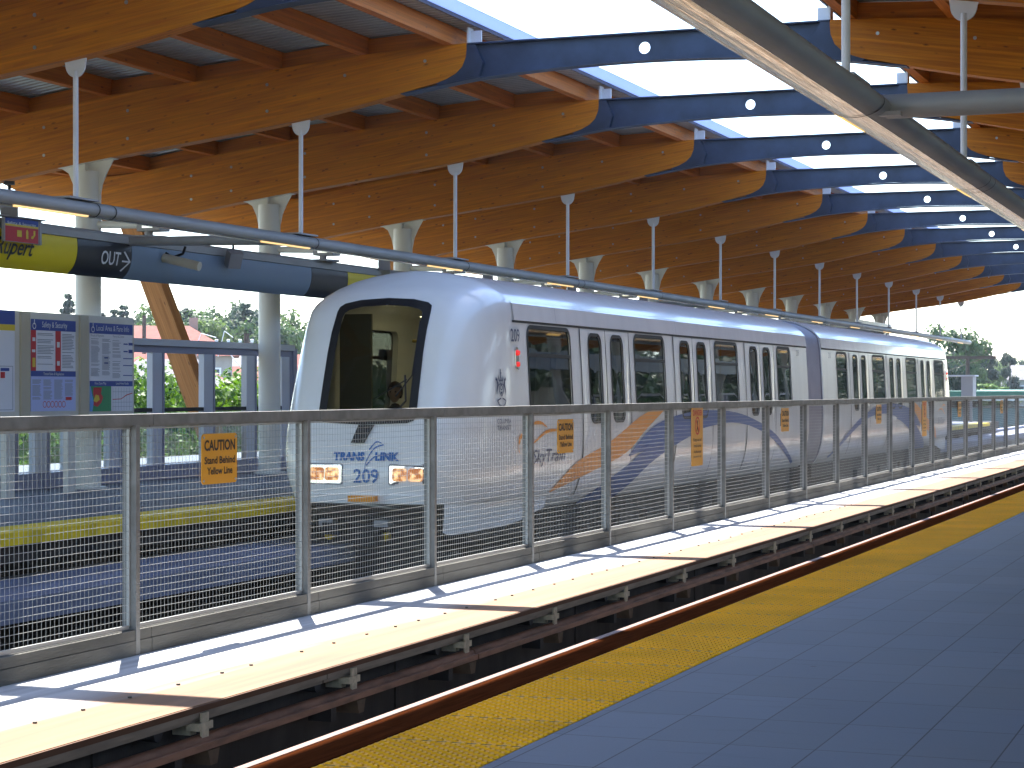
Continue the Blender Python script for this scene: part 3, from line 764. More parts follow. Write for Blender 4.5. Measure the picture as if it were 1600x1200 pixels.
def steel_arch():
    m = MB()
    T = smooth_pts([(-2.9, 5.60), (-2.37, 5.845), (-1.2, 5.852), (0, 5.845), (1.2, 5.852), (2.37, 5.845), (2.9, 5.60)], 5)
    zt = lambda x: 5.845
    B = smooth_pts([(-3.25, 5.275), (-2.76, 5.355), (-2.2, 5.43), (-1.2, 5.50), (0, 5.53), (1.2, 5.50), (2.2, 5.43), (2.76, 5.355), (3.25, 5.275)], 5)
    zb = lambda x: lerp(B, x)
    xs = [-2.365, -2.0, -1.6, -1.2, -.9, -.6, -.3]
    hw = 0.012
    for s in (-1, 1):
        for side in (-1, 1):
            X = [side * abs(x) for x in xs]
            m.grid([[(x, s * hw, zt(x)), (x, s * hw, zb(x))] for x in X], 0, False)
        # holed middle
        cz = 5.675; r = 0.075; N = 32
        circ = [(r * math.cos(2 * math.pi * k / N), cz + r * math.sin(2 * math.pi * k / N)) for k in range(N)]
        def rect(k):
            a = 2 * math.pi * k / N; c, q = math.cos(a), math.sin(a)
            t = min(0.3 / abs(c) if abs(c) > 1e-6 else 9, ((zt(0) - cz) if q > 0 else (cz - zb(0))) / abs(q) if abs(q) > 1e-6 else 9)
            return (c * t, cz + q * t)
        rc = [rect(k) for k in range(N)]
        for cx_, cz_ in ((.3, zt(0)), (-.3, zt(0)), (.3, zb(.3)), (-.3, zb(.3))):
            kk = min(range(N), key=lambda q: (rc[q][0] - cx_) ** 2 + (rc[q][1] - cz_) ** 2); rc[kk] = (cx_, cz_)
        for k in range(N):
            j = (k + 1) % N
            m.face([(circ[k][0], s * hw, circ[k][1]), (circ[j][0], s * hw, circ[j][1]), (rc[j][0], s * hw, rc[j][1]), (rc[k][0], s * hw, rc[k][1])])
        if s == 1:
            for k in range(N):
                j = (k + 1) % N
                m.face([(circ[k][0], hw, circ[k][1]), (circ[j][0], hw, circ[j][1]), (circ[j][0], -hw, circ[j][1]), (circ[k][0], -hw, circ[k][1])])
    # flanges
    fw = 0.105
    X = [-2.36 + 0.236 * k for k in range(21)]
    for a, b in zip(X, X[1:]):
        m.hexa([(a, -fw, zt(a)), (a, -fw, zt(a) + .018), (a, fw, zt(a)), (a, fw, zt(a) + .018), (b, -fw, zt(b)), (b, -fw, zt(b) + .018), (b, fw, zt(b)), (b, fw, zt(b) + .018)])
    X = [-3.3 + 0.22 * k for k in range(31)]
    for a, b in zip(X, X[1:]):
        za, zc = zb(a) - 0.012, zb(b) - 0.012
        m.hexa([(a, -fw, za - .018), (a, -fw, za), (a, fw, za - .018), (a, fw, za), (b, -fw, zc - .018), (b, -fw, zc), (b, fw, zc - .018), (b, fw, zc)])
    # shoe under the timber tip, as wide as the timber
    for side in (-1, 1):
        pts = [(2.40, 5.84), (2.42, 5.66), (2.48, 5.56), (2.57, 5.48), (2.70, 5.42), (2.85, 5.37), (2.76, 5.345), (2.5, 5.385), (2.2, 5.425), (2.15, 5.6), (2.25, 5.84)]
        m.prism([(a * side, b) for a, b in pts], lambda a, b, t: (a, t, b), -0.10, 0.10)
    return m
tl, tr_ = timber(-1).mesh('timber_beam', [M['wood'], M['bolt']]), timber(1).mesh('timber_beam', [M['wood'], M['bolt']])
sa = steel_arch().mesh('steel_arch', M['steel'])
def blocking(side):
    m = MB()
    for a, b in zip(PUR, PUR[1:]):
        a2, b2 = a + 0.066, b - 0.066
        za, zc = ztop(a2), ztop(b2)
        m.hexa([(side * a2, -.05, za + .002), (side * a2, -.05, za + .21), (side * a2, .05, za + .002), (side * a2, .05, za + .21), (side * b2, -.05, zc + .002), (side * b2, -.05, zc + .21), (side * b2, .05, zc + .002), (side * b2, .05, zc + .21)])
    return m
bl, br = blocking(-1).mesh('blocking', M['purlin'], recalc=True), blocking(1).mesh('blocking', M['purlin'], recalc=True)
mb_ = MB()
for s in (-1, 1): mb_.box(s * 2.36 - .012, s * 2.36 + .012, -0.09, 0.09, 5.865, 6.07); mb_.box(min(s * 2.20, s * 2.348), max(s * 2.20, s * 2.348), -.012, .012, 5.865, 6.03)
bk = mb_.mesh('purlin_bracket', M['white'])
NTH = ['nearest', 'second', 'third', 'fourth', 'fifth', 'sixth', 'seventh', 'eighth', 'ninth', 'tenth', 'eleventh', 'twelfth', 'thirteenth', 'fourteenth', 'fifteenth', 'sixteenth', 'seventeenth']
def mk(name, me, parent, loc=(0, 0, 0)):
    o = bpy.data.objects.new(name, me); COL.objects.link(o); o.parent = parent; o.location = loc
    return o
FR = list(range(-3, 13))
for n in FR:
    y = Y0 + BAY * n
    r = empty('roof_frame', (0, y, 0))
    if n < -1: lab = 'roof frame of timber and blue steel standing overhead outside the top of the picture'
    else: lab = '%s roof frame in the picture, orange timber beams joined by a blue steel arch' % NTH[n + 1]
    if n == 12: lab = 'last roof frame at the far end of the station, its timber tip against the sky'
    tag(r, lab, 'roof frame', 'curved timber and steel roof frames')
    mk('timber_beam', tl, r); mk('timber_beam', tr_, r); mk('steel_arch', sa, r); mk('blocking', bl, r); mk('blocking', br, r); mk('purlin_bracket', bk, r)

roof = empty('canopy_roof', (0, 0, 5.5)); tag(roof, 'corrugated metal roof on orange timber purlins, open along the middle', 'roof')
for side in (-1, 1):
    for x in PUR:
        m = MB(); z = ztop(x) - 5.5
        # cut at every bay so that the boards differ
        y = Y0 - 3 * BAY - 8
        e = YB + 0.6
        m.box(side * x - 0.065, side * x + 0.065, y, Y0 - 3 * BAY, z + 0.002, z + 0.235)
        for n in range(-3, 12):
            a, b = Y0 + BAY * n, Y0 + BAY * (n + 1)
            m.box(side * x - 0.065, side * x + 0.065, a + .003, b, z + 0.002, z + 0.235)
        m.box(side * x - 0.065, side * x + 0.065, Y0 + BAY * 12 + .003, e, z + 0.002, z + 0.235)
        m.build('purlin', M['purlin'], roof)
    # corrugated deck
    xs = [2.285] + PUR + [13.8]
    rows = []; y = Y0 - 3 * BAY - 8; pitch = 0.152
    prof = [(0, 0), (0.045, 0), (0.062, 0.038), (0.122, 0.038), (0.14, 0)]
    while y < YB + 0.8:
        for dy, dz in prof:
            rows.append([(side * x, y + dy, ztop(x) - 5.5 + 0.238 + dz) for x in xs])
        y += pitch
    m = MB(); m.grid(rows, 0, False)
    m.build('deck_sheet', M['deck'], roof)
    m = MB(); ya = Y0 - 3 * BAY - 8
    m.box(min(side * 2.262, side * 2.284), max(side * 2.262, side * 2.284), ya, YB + 0.8, 0.58, 0.66)
    m.build('edge_gutter', M['deck_edge'], roof)
    if side < 0:
        m = MB(); m.box(-2.26, -1.93, ya, YB + 0.8, 0.628, 0.64)
        m.build('skylight_edging', M['flash'], roof)
    # top skin that keeps the sun out
    m = MB(); m.grid([[(side * x, ya - 1, ztop(x) - 5.5 + 0.31), (side * x, YB + 0.8, ztop(x) - 5.5 + 0.31)] for x in xs], 0, False)
    m.build('roof_skin', M['roofgrey'], roof)

# ------------------------------------------------------------------ columns
def column_parts(r):
    m = MB(); m.tube((0, 0, 0), (0, 0, 4.42), 0.18, 24); m.build('shaft', M['cream'], r, sharp=40)
    m = MB()
    for k in range(1): m.tube((0, 0, 0), (0, 0, 0.03), 0.26, 24)
    m.build('base_ring', M['cream'], r, sharp=40)
    L = [(0.18, 3.85), (0.19, 4.05), (0.235, 4.25), (0.31, 4.41), (0.42, zbot(8.1 + -0.42) - 0.03 + 0)]
    Rr = [(a, b) for a, b in L]
    left = [(-a, b) for a, b in L]; left[-1] = (-0.42, zbot(8.52) - 0.006)
    right = [(a, b) for a, b in L]; right[-1] = (0.42, zbot(7.68) - 0.006)
    poly = left + list(reversed(right))
    m = MB(); m.prism(poly, lambda a, b, t: (a, t, b), -0.013, 0.013)
    m.build('capital_fin', M['cream'], r)
    m = MB(); m.prism([(-0.1, 4.42), (0.1, 4.42), (0.1, 4.525), (-0.1, 4.525)], lambda a, b, t: (t, a, b), -0.014, 0.014)
    m.hexa([(-.43, -.1, zbot(8.53) - .006), (-.43, -.1, zbot(8.53) - .0012), (-.43, .1, zbot(8.53) - .006), (-.43, .1, zbot(8.53) - .0012), (.43, -.1, zbot(7.67) - .006), (.43, -.1, zbot(7.67) - .0012), (.43, .1, zbot(7.67) - .006), (.43, .1, zbot(7.67) - .0012)])
    m.build('capital_plate', M['cream'], r)
r0 = None
for n in range(0, 13):
    y = Y0 + BAY * n
    lab = ('%s round cream column from the left on the far platform with flared fin top' % ['', 'first', 'second', 'third', 'fourth', 'fifth', 'sixth', 'seventh', 'eighth', 'ninth', 'tenth', 'eleventh', 'twelfth'][n]) if n else 'round cream column hidden just left of the picture edge'
    if r0 is None:
        r0 = r = empty('column', (-8.1, y, 0)); column_parts(r)
    else:
        r = copy_tree(r0); r.location = (-8.1, y, 0)
    tag(r, lab, 'column', 'columns of the far platform', 'thing')
for n in range(-1, 13, 1):
    r = copy_tree(r0); r.location = (8.1, Y0 + BAY * n, 0)
    r.rotation_euler = (0, 0, math.pi)
    tag(r, 'round cream column on the near platform right of the picture', 'column', 'columns of the near platform', 'thing')

# ------------------------------------------------------------------ diagonal struts
st = None
for n in range(2, 13):
    y = Y0 + BAY * n
    if n % 2: continue
    if st is None:
        st = o = empty('timber_strut', (0, y, 0))
        m = MB()
        def P(z): return -8.93 - (z - 0) * 0.419
        z0, z1 = -0.6, 4.25
        m.hexa([(P(z0) - .19, -.135, z0), (P(z1) - .19, -.135, z1), (P(z0) - .19, .135, z0), (P(z1) - .19, .135, z1),
                (P(z0) + .19, -.135, z0), (P(z1) + .19, -.135, z1), (P(z0) + .19, .135, z0), (P(z1) + .19, .135, z1)])
        m.build('timber', M['strut_wood'], o)
        m = MB(); m.box(P(-.6) - .26, P(-.6) + .26, -.18, .18, -.75, -.35); m.build('steel_shoe', M['greybox'], o)
    else:
        o = copy_tree(st); o.location = (0, y, 0)
    tag(o, {2: 'leaning orange timber strut behind the wind screen, left of the train', 4: 'leaning timber strut just above the left shoulder of the train'}.get(n, 'leaning timber strut of the far platform hidden behind the train'), 'strut', 'leaning timber struts of the roof')

# ------------------------------------------------------------------ light pipes
def oval(a, b, n=20, flat=0.0):
    return [(a * math.cos(2 * math.pi * k / n), b * math.sin(2 * math.pi * k / n)) for k in range(n)]
def light_pipe(cx, cz, hw, hh, inner, n0, n1, ya, yb, label, alu_side):
    r = empty('light_pipe', (cx, 0, cz)); tag(r, label, 'light pipe')
    sec = [(hw * math.cos(2 * math.pi * k / 32), hh * math.sin(2 * math.pi * k / 32)) for k in range(32)]
    k0, k1 = (16, 26) if alu_side < 0 else (24, 27)     # lower inner part polished
    ys = [ya]; n = n0
    # housing
    for nm, ks, mt in (('housing', [k % 32 for k in (range(k1, k1 + 32 - (k1 - k0) + 1))], M['pipe']), ('reflector', [k % 32 for k in range(k0, k1 + 1)], M['alu'])):
        m = MB(); m.grid([[(sec[k][0], y, sec[k][1]) for k in ks] for y in (ya, yb)], 0, True)
        if nm == 'housing':
            m.face([(a, ya, b) for a, b in sec]); m.face([(a, yb, b) for a, b in reversed(sec)])
        m.build(nm, mt, r)
    for n in range(n0, n1 + 1):
        y = Y0 + BAY * n
        if y < ya or y > yb: continue
        # clamp bands
        for dy in (0.28, ) if n % 3 else (0.28, 0.62):
            m = MB(); q = [(a * 1.04, b * 1.05) for a, b in sec]
            m.grid([[(a, y + dy, b) for a, b in q], [(a, y + dy + 0.026, b) for a, b in q]], 0, True, closed=True); m.build('clamp_band', M['black'], r)
        m = MB(); m.box(-.11, .11, y - .28, y + .3, hh + 0.002, hh + 0.022); s_ = m.build('saddle_plate', M['greybox'], r)
        zt = zbot(cx) - cz
        m = MB(); m.tube((0, y, hh + .02), (0, y, zt - 0.12), 0.03, 12); hr = m.build('hanger_rod', M['white'], r)
        m = MB(); arc = [(0.125 * math.cos(R(180 + 15 * k)), -0.05 + 0.14 * math.sin(R(180 + 15 * k))) for k in range(13)]
        zl, zr_ = zbot(cx - .125) - cz - (zbot(cx) - cz), zbot(cx + .125) - cz - (zbot(cx) - cz)
        poly = [(-0.135, zl - .004)] + arc + [(0.135, zr_ - .004)]
        m.prism(poly, lambda a, b, t: (a, y + t, zt + b), -0.012, 0.012); m.build('rod_bracket', M['white'], hr)
        # lamp
        sgn = inner
        m = MB()
        c = math.atan2(-0.55, 0.85 * sgn); 
        a0 = R(-62) if sgn > 0 else R(-118)
        p = lambda t: (hw * 1.012 * math.cos(t), hh * 1.012 * math.sin(t))
        d = 0.10
        if alu_side > 0:
            q0, q1 = p(a0 - d), p(a0 + d)
            m.hexa([(q0[0], y - 1.25, q0[1] - .012), (q0[0], y - 1.25, q0[1]), (q0[0], y + .15, q0[1] - .012), (q0[0], y + .15, q0[1]),
                    (q1[0], y - 1.25, q1[1] - .012), (q1[0], y - 1.25, q1[1]), (q1[0], y + .15, q1[1] - .012), (q1[0], y + .15, q1[1])])
            m.build('lamp_strip', M['lamp'], r)
        else:
            q0, q1 = p(R(212)), p(R(234))
            m.hexa([(q0[0], y + 0.45, q0[1] - .004), (q0[0], y + .45, q0[1]), (q0[0], y + 1.3, q0[1] - .004), (q0[0], y + 1.3, q0[1]),
                    (q1[0], y + .45, q1[1] - .004), (q1[0], y + .45, q1[1]), (q1[0], y + 1.3, q1[1] - .004), (q1[0], y + 1.3, q1[1])])
            m.build('lamp_strip', M['lamp2'], r)
    return r
lp = light_pipe(-4.8, 3.36, 0.12, 0.085, 1, -1, 12, 5, 87, 'slender grey light pipe on white rods above the train', 1)
rp_ = light_pipe(4.74, 3.36, 0.20, 0.10, -1, -2, 12, 4, 87, 'wide light pipe with shining underside hanging over the near platform', -1)
for y in (24.05, 24.05 + 4 * BAY, 24.05 + 8 * BAY):
    m = MB(); m.grid([[(0.0, y + a, b - 0.01) for a, b in oval(0.10, 0.075)], [(-2.25, y + a * .8, b * .8 + 0.02) for a, b in oval(0.10, 0.075)]], 0, True, closed=True); m.build('cross_arm', M['pipe'], lp)
for y in (14.45, 14.45 + 4 * BAY):
    m = MB(); m.grid([[(0.05, y + a, b + 0.015) for a, b in oval(0.13, 0.085)], [(3.3, y + a, b + 0.015) for a, b in oval(0.13, 0.085)]], 0, True, closed=True); m.build('cross_arm', M['pipe'], rp_)
    m = MB(); m.box(-0.02, 0.28, y - 0.22, y - 0.125, -0.075, -0.045); m.build('joint_plate', M['greybox'], rp_)

# ------------------------------------------------------------------ station sign board
sb = empty('station_sign', (-7.1, 0, 3.44)); tag(sb, 'long curved sign board with yellow, black and grey panels above the far platform', 'sign board')
SECT = [(0.05, -0.105), (0.06, -0.2), (0.055, -0.3), (0.03, -0.4), (-0.02, -0.49), (-0.10, -0.565)]
SECTs = smooth_pts(SECT, 3)
def sign_panel(y0, y1, mt):
    m = MB()
    m.grid([[(a, y, b) for a, b in SECTs] for y in (y0, y1)], 0, True)
    m.grid([[(a - .25 if False else -0.12, y, b) for a, b in SECTs] for y in (y0, y1)], 0, True)
    for y in (y0, y1): m.face([(a, y, b) for a, b in SECTs] + [(-0.12, y, -0.565), (-0.12, y, -0.105)])
    m.build('panel', mt, sb)
def yy(x, L): return L * (3653.0 / (2004 - x) - 0.376)
LS = 14.55
edges = [(8.0, yy(120, LS), 'signyel2'), (yy(120, LS), yy(205, LS), 'signblk'), (yy(205, LS), yy(486, LS), 'signgrey'), (yy(486, LS), yy(543, LS), 'signblk'), (yy(543, LS), yy(700, LS), 'signyel2'), (yy(700, LS), 60, 'signgrey')]
for a, b, k in edges: sign_panel(a + 0.004, b - 0.004, M[k])
m = MB(); m.box(-0.12, 0.075, 8, 60, -0.10, -0.02); m.tube((-0.02, 8, -0.02), (-0.02, 60, -0.02), 0.06, 12)
m.build('top_rail', M['pipe'], sb)
def on_sign(a, b):      # a along +Y, b height relative to top
    return (lerp([(-q[1], q[0]) for q in SECTs], -b) + 0.016, a, b)
m = MB()
yo = (yy(157, LS) + yy(186, LS)) / 2
put_text(m, 'OUT', lambda a, b: on_sign(yo + a, b - 0.40), 0.175, width=yy(186, LS) - yy(156, LS), bold=0.012)
ya_, yb_ = yy(189, LS), yy(202, LS); zc = -0.34; th = 0.011
m.face([on_sign(ya_, zc - th), on_sign(yb_ - .03, zc - th), on_sign(yb_ - .03, zc + th), on_sign(ya_, zc + th)])
for s in (-1, 1):
    m.face([on_sign(yb_ - .03, zc - s * .0), on_sign(yb_ + .01, zc), on_sign(yb_ - .15, zc + s * .135), on_sign(yb_ - .19, zc + s * .125)])
m.build('white_lettering', M['letterw'], sb)
m = MB(); put_text(m, 'Rupert', lambda a, b: on_sign(yy(22, LS) + a, b - 0.40), 0.20, width=yy(51, LS) - yy(-8, LS), bold=0.012, shear=0.25)
m.build('black_lettering', M['signblk'], sb)

# hanging small sign at the far left
hs = empty('safety_sign', (-6.95, yy(20, LS), 3.325)); tag(hs, 'small red and blue safety sign hung before the yellow sign board', 'sign')
w2 = (yy(41, LS) - yy(-12, LS)) / 2
m = MB(); m.box(-0.02, 0.02, -w2, w2 + .02, -0.145, 0.145); m.box(-0.1, 0.06, -w2 - .1, w2 + .12, 0.15, 0.165); m.box(-.03, .03, w2 + .021, w2 + .07, -.15, .149); m.build('board', M['greybox'], hs)
m = MB(); m.box(0.0205, 0.024, -w2 + .02, w2, -0.14, 0.04); m.build('red_panel', M['posterr'], hs)
m = MB(); m.box(0.0205, 0.024, -w2 + .02, w2, 0.07, 0.14); m.build('blue_panel', M['posterb'], hs)
m = MB(); m.box(0.0205, 0.024, -w2 + .02, w2, 0.043, 0.067)
fn = lambda a, b: (0.027, a, b * .8)
m.face([fn(-.10, -.10), fn(-.0, -.10), fn(-.0, 0.0), fn(-.10, 0.0)]); m.face([fn(.09, -.12), fn(.14, -.12), fn(.14, -.01), fn(.125, .02), fn(.105, .02), fn(.09, -.01)])
m.face([fn(.25, .02), fn(.29, .02), fn(.29, -.05), fn(.24, -.11), fn(.20, -.11), fn(.20, -.08), fn(.25, -.05)])
m.build('yellow_symbols', M['postery'], hs)
m = MB(); put_text(m, 'Safety & Security', lambda a, b: fn(a, b + .085), 0.04, width=w2 * 1.7); m.build('lettering', M['letterw'], hs)
m = MB(); m.box(-.03, .03, -.15, -.08, .17, .25); m.build('mount', M['dark'], hs)

# loudspeakers
def speaker(loc, rz, label, tilt=0.5):
    r = empty('loudspeaker', loc, rz); tag(r, label, 'loudspeaker', 'grey loudspeakers along the sign board')
    m = MB(); Mx = Matrix.Rotation(tilt, 3, 'X')
    q = [Mx @ Vector(p) for p in [(x, y, z) for x in (-.10, .10) for y in (-.085, .085) for z in (-.12, .12)]]
    m.hexa([tuple(p) for p in q]); m.build('cabinet', M['greybox'], r)
    m = MB(); m.tube((0, 0.02, 0.1), (0, 0.02, 0.27), 0.02, 8); m.box(-.06, .06, -.04, .08, .24, .28); m.build('bracket', M['black'], r)
speaker((-6.9, yy(365, 14.4), 3.30), 0.9, 'grey loudspeaker hanging from the cross arm above the grey sign panel')
speaker((-6.9, yy(14, 14.4), 3.62), 0.5, 'grey loudspeaker at the far left above the small safety sign', -0.6)
for k, (x, lab) in enumerate(((600, 'above the left shoulder of the train'), (762, 'between the third and fourth columns above the train roof'), (893, 'between the fourth and fifth columns above the train roof'), (1005, 'just left of the sixth column above the train roof'), (1095, 'just left of the seventh column above the train roof'))):
    speaker((-7.0, yy(x, 14.5), 3.50), 0.5, 'dark grey loudspeaker ' + lab, -0.5)
# floodlights on column arms
fl0 = None
for n in range(1, 12):
    if fl0 is None:
        fl0 = r = empty('floodlight', (-8.1, Y0 + BAY * n, 3.66))
        m = MB(); m.tube((0.17, 0, 0.02), (0.85, 0, 0.0), 0.055, 12); m.build('arm', M['cream'], r)
        m = MB(); m.box(0.86, 1.22, -.14, .14, -.10, .14); m.build('lamp_box', M['greybox'], r)
        m = MB(); m.box(0.95, 1.12, -.155, -.1402, -.06, .10); m.build('lens', M['clear'] if False else M['chrome'], r)
        m = MB(); m.tube((1.0, -.05, -.20), (1.0, -.05, -.17), 0.27, 20); m.tube((1.0, -.05, -.17), (1.0, -.05, -.10), 0.06, 12); m.build('canopy_disc', M['greybox'], r, sharp=40)
    else:
        r = copy_tree(fl0); r.location = (-8.1, Y0 + BAY * n, 3.66)
    tag(r, 'boxy lamp on a short arm of the %s cream column from the left' % ['', 'first', 'second', 'third', 'fourth', 'fifth', 'sixth', 'seventh', 'eighth', 'ninth', 'tenth', 'eleventh'][n], 'floodlight', 'lamps on the column arms')
cc = empty('security_camera', (-6.75, 24.9, 3.16)); tag(cc, 'beige tube security camera under the cross arm beside the OUT sign', 'camera')
m = MB(); m.tube((-0.28, 0, 0.05), (0.28, 0.0, -0.08), 0.065, 14); m.build('housing', M['beigecam'], cc, sharp=40)
m = MB(); m.path([(-0.25, 0, 0.12), (-.15, 0, .05), (0.02, 0, 0.1), (0.06, 0, 0.2)], 0.018, 6); m.build('bracket', M['black'], cc)

# ------------------------------------------------------------------ windbreak, posters
wb = empty('wind_screen', (-8.75, 0, 0)); tag(wb, 'grey framed glass wind screen along the back of the far platform', 'wind screen')
yE = yy(453, 16.25)
m = MB(); m.box(-.10, .10, -10, yE, 2.06, 2.16); m.build('cap_rail', M['screenlt'], wb)
m = MB(); m.box(-.04, .04, -10, yE, 1.95, 2.06); m.build('head_rail', M['screen'], wb)
m = MB(); m.box(-.045, .045, -10, yE, 1.04, 1.10); m.build('middle_rail', M['dark'], wb)
m = MB(); m.box(-.06, .08, -10, yE, 0, 0.22); m.build('plinth', M['screen'], wb)
for x in (242, 322, 388, 443, 60, 10, 108, 175):
    y = yy(x, 16.25)
    m = MB(); m.box(-.05, .05, y - .16, y + .13, 0.22, 1.95); m.build('upright', M['screenlt'], wb)
    m = MB(); m.box(-.051, .06, y + .131, y + .19, 0.22, 1.95); m.build('side_post', M['screen'], wb)
m = MB(); m.box(-.004, .004, 5, yE - .06, .23, 1.03); m.build('glass_pane', M['clear'], wb)
m = MB(); m.box(-.07, .07, yE, yE + .14, 0, 2.1); m.build('end_post', M['screen'], wb)
# continuing screen behind the train
wb2 = empty('wind_screen', (-8.75, 0, 0)); tag(wb2, 'continuation of the wind screen behind the train toward the far end', 'wind screen')
m = MB(); m.box(-.04, .04, 36, 78, 1.95, 2.16); m.build('cap_rail', M['screen'], wb2)
m = MB(); m.box(-.06, .08, 36, 78, 0, .3); m.build('plinth', M['screen'], wb2)
for k in range(11):
    m = MB(); m.box(-.05, .05, 36.4 + 4 * k, 36.6 + 4 * k, .3, 1.95); m.build('upright', M['screenlt'], wb2)

LP = 15.1
XP = CAMX - LP
def zz(x, y, L): return CAMZ - (y - 609.0) / (2004 - x) * L / 0.936
M['mull'] = mat('tan mullion', (0.50, 0.44, 0.33), 0.5)
cab = empty('information_board', (XP, 0, 0)); tag(cab, 'beige information cabinet holding the posters on the far platform', 'information board')
ztp = zz(0, 484, LP)
yR = yy(209, LP)
m = MB(); m.box(-.12, 0.0, yy(-110, LP), yR, 0.95, ztp); m.build('cabinet', M['panel'], cab)
m = MB()
for x in (37, 129): 
    y = yy(x, LP); m = MB(); m.box(0.001, 0.03, y - .10, y + .10, 0.96, ztp - .01); m.build('mullion', M['mull'], cab)
for x in (17, 113):
    y = yy(x, LP); m = MB(); m.box(-.09, -.01, y - .09, y + .09, 0, .95); m.build('leg', M['panel'], cab)
X1 = 0.032
def poster(x0, x1, ytop, ybot, label, title, kind):
    a, b = yy(x0, LP), yy(x1, LP)
    xm = (x0 + x1) / 2
    zt, zb = zz(x0, ytop, LP), zz(x0, ybot, LP)
    r = empty('poster', (XP + 0.004, a, zb)); tag(r, label, 'poster', 'posters in the information cabinet')
    W, H = b - a, zt - zb
    P = lambda u, v, d=0: (0.002 + d * .0015, u * W, v * H)
    def rect(u0, u1, v0, v1, mt, nm, d=1):
        m = MB(); m.box(0.0012 + d * .003, 0.0012 + d * .003 + .002, u0 * W, u1 * W, v0 * H, v1 * H); return m.build(nm, M[mt], r)
    m = MB(); m.box(-0.002, 0.002, 0, W, 0, H); m.build('sheet', M['posterw'], r)
    if kind == 0:
        rect(0, 1, .88, 1, 'posterb', 'header'); rect(0, 1, .38, .44, 'posterb', 'subheader'); rect(0, 1, 0, .38, 'posterv', 'lower_panel')
        rect(0, .11, .44, .88, 'posterr', 'red_column'); rect(.54, .66, .44, .88, 'posterr', 'red_column')
        rect(.03, .09, .48, .58, 'postery', 'icon', 2); rect(.57, .63, .70, .76, 'letterw', 'icon', 2); rect(.57, .63, .50, .55, 'letterw', 'icon', 2); rect(.03, .09, .76, .80, 'letterw', 'icon', 2); rect(.02, .09, .64, .67, 'letterw', 'icon', 2)
        rect(.77, .90, .12, .155, 'posterr', 'stamp', 2)
        tg = MB()
        for cx0, cx1, v0, v1, n in ((.14, .51, .46, .86, 24), (.69, .97, .46, .86, 24)):
            for k in range(n):
                if random.random() < .18: continue
                v = v0 + (v1 - v0) * k / n; e = cx1 - random.random() * .09
                tg.face([P(cx0, v, 3), P(e, v, 3), P(e, v + .007, 3), P(cx0, v + .007, 3)])
        for c in range(4):
            for k in range(22):
                if random.random() < .15: continue
                v = .13 + .22 * k / 22; c0 = .03 + c * .24; e = c0 + .20 - random.random() * .05
                tg.face([P(c0, v, 3), P(e, v, 3), P(e, v + .005, 3), P(c0, v + .005, 3)])
        tg.build('small_print', M['textgrey'], r)
        m = MB()
        for k in range(6):
            cx, cy = .30 + k * .085, .075
            for q in range(10):
                a0, a1 = q * .628, (q + 1) * .628
                f = lambda t, rr: P(cx + rr * math.cos(t) / W, cy + rr * math.sin(t) / H, 3)
                m.face([f(a0, .035), f(a0, .045), f(a1, .045), f(a1, .035)])
        m.build('red_symbols', M['posterr'], r)
        wt = MB(); put_text(wt, 'Safety & Security', lambda a_, b_: (0.0085, W * .52 + a_, H * .915 + b_), 0.075, width=W * .56)
        put_text(wt, 'Transit Rules & Regulations', lambda a_, b_: (0.0085, W * .50 + a_, H * .395 + b_), 0.035, width=W * .46); wt.build('lettering', M['letterw'], r)
    elif kind == 1:
        rect(0, 1, .88, 1, 'posterb', 'header'); rect(0, 1, .285, .345, 'posterb', 'subheader')
        rect(0, .49, 0, .285, 'posterg', 'map'); rect(.51, 1, 0, .285, 'posterw', 'street_map', 1)
        m = MB()
        for poly, mi in (([(0, 0), (.06, 0), (.09, .1), (.05, .2), (.02, .285), (0, .285)], 0), ([(.08, .27), (.27, .27), (.25, .2), (.30, .16), (.26, .1), (.17, .05), (.08, .07), (.10, .15), (.07, .2)], 1), ([(.08, .12), (.13, .19), (.20, .18), (.22, .13), (.14, .10)], 2)):
            m.face([P(u, v, 3 + mi) for u, v in poly], mi)
        m.build('map_zones', [M['posterc'], M['posterr'], M['postery']], r)
        m = MB()
        for k in range(7):
            u = .53 + .065 * k; m.face([P(u, .01, 3), P(u + .004, .01, 3), P(u + .004, .27, 3), P(u, .27, 3)])
        for v in (.05, .1, .22): m.face([P(.52, v, 3), P(.99, v, 3), P(.99, v + .003, 3), P(.52, v + .003, 3)])
        for cx, v0 in ((.03, .40), (.28, .40), (.52, .38)):
            for k in range(36):
                if random.random() < .16: continue
                v = v0 + (.83 - v0) * k / 36; e = cx + .20 - random.random() * .05
                m.face([P(cx, v, 3), P(e, v, 3), P(e, v + .005, 3), P(cx, v + .005, 3)])
        put_text(m, 'Proof of Payment', lambda a_, b_: (0.0085, W * .17 + a_, H * .845 + b_), 0.032, width=W * .3)
        put_text(m, 'Fares & Zones', lambda a_, b_: (0.0085, W * .66 + a_, H * .845 + b_), 0.032, width=W * .26)
        m.build('small_print', M['textgrey'], r)
        m = MB()
        for u0, u1, v0, v1 in ((.78, .88, .765, .78), (.90, 1, .76, .79), (.78, .88, .68, .695), (.90, 1, .67, .71), (.77, .99, .60, .61), (.77, .99, .52, .53), (.77, .99, .405, .415), (.33, .42, .60, .615), (.33, .42, .54, .555)):
            m.face([P(u0, v0, 3), P(u1, v0, 3), P(u1, v1, 3), P(u0, v1, 3)])
        m.build('blue_tables', M['posterb'], r)
        m = MB(); m.face([P(.52, .13, 4), P(.72, .135, 4), P(.86, .18, 4), P(.99, .20, 4), P(.99, .21, 4), P(.85, .19, 4), P(.72, .143, 4), P(.52, .138, 4)]); m.build('rail_line', M['posterr'], r)
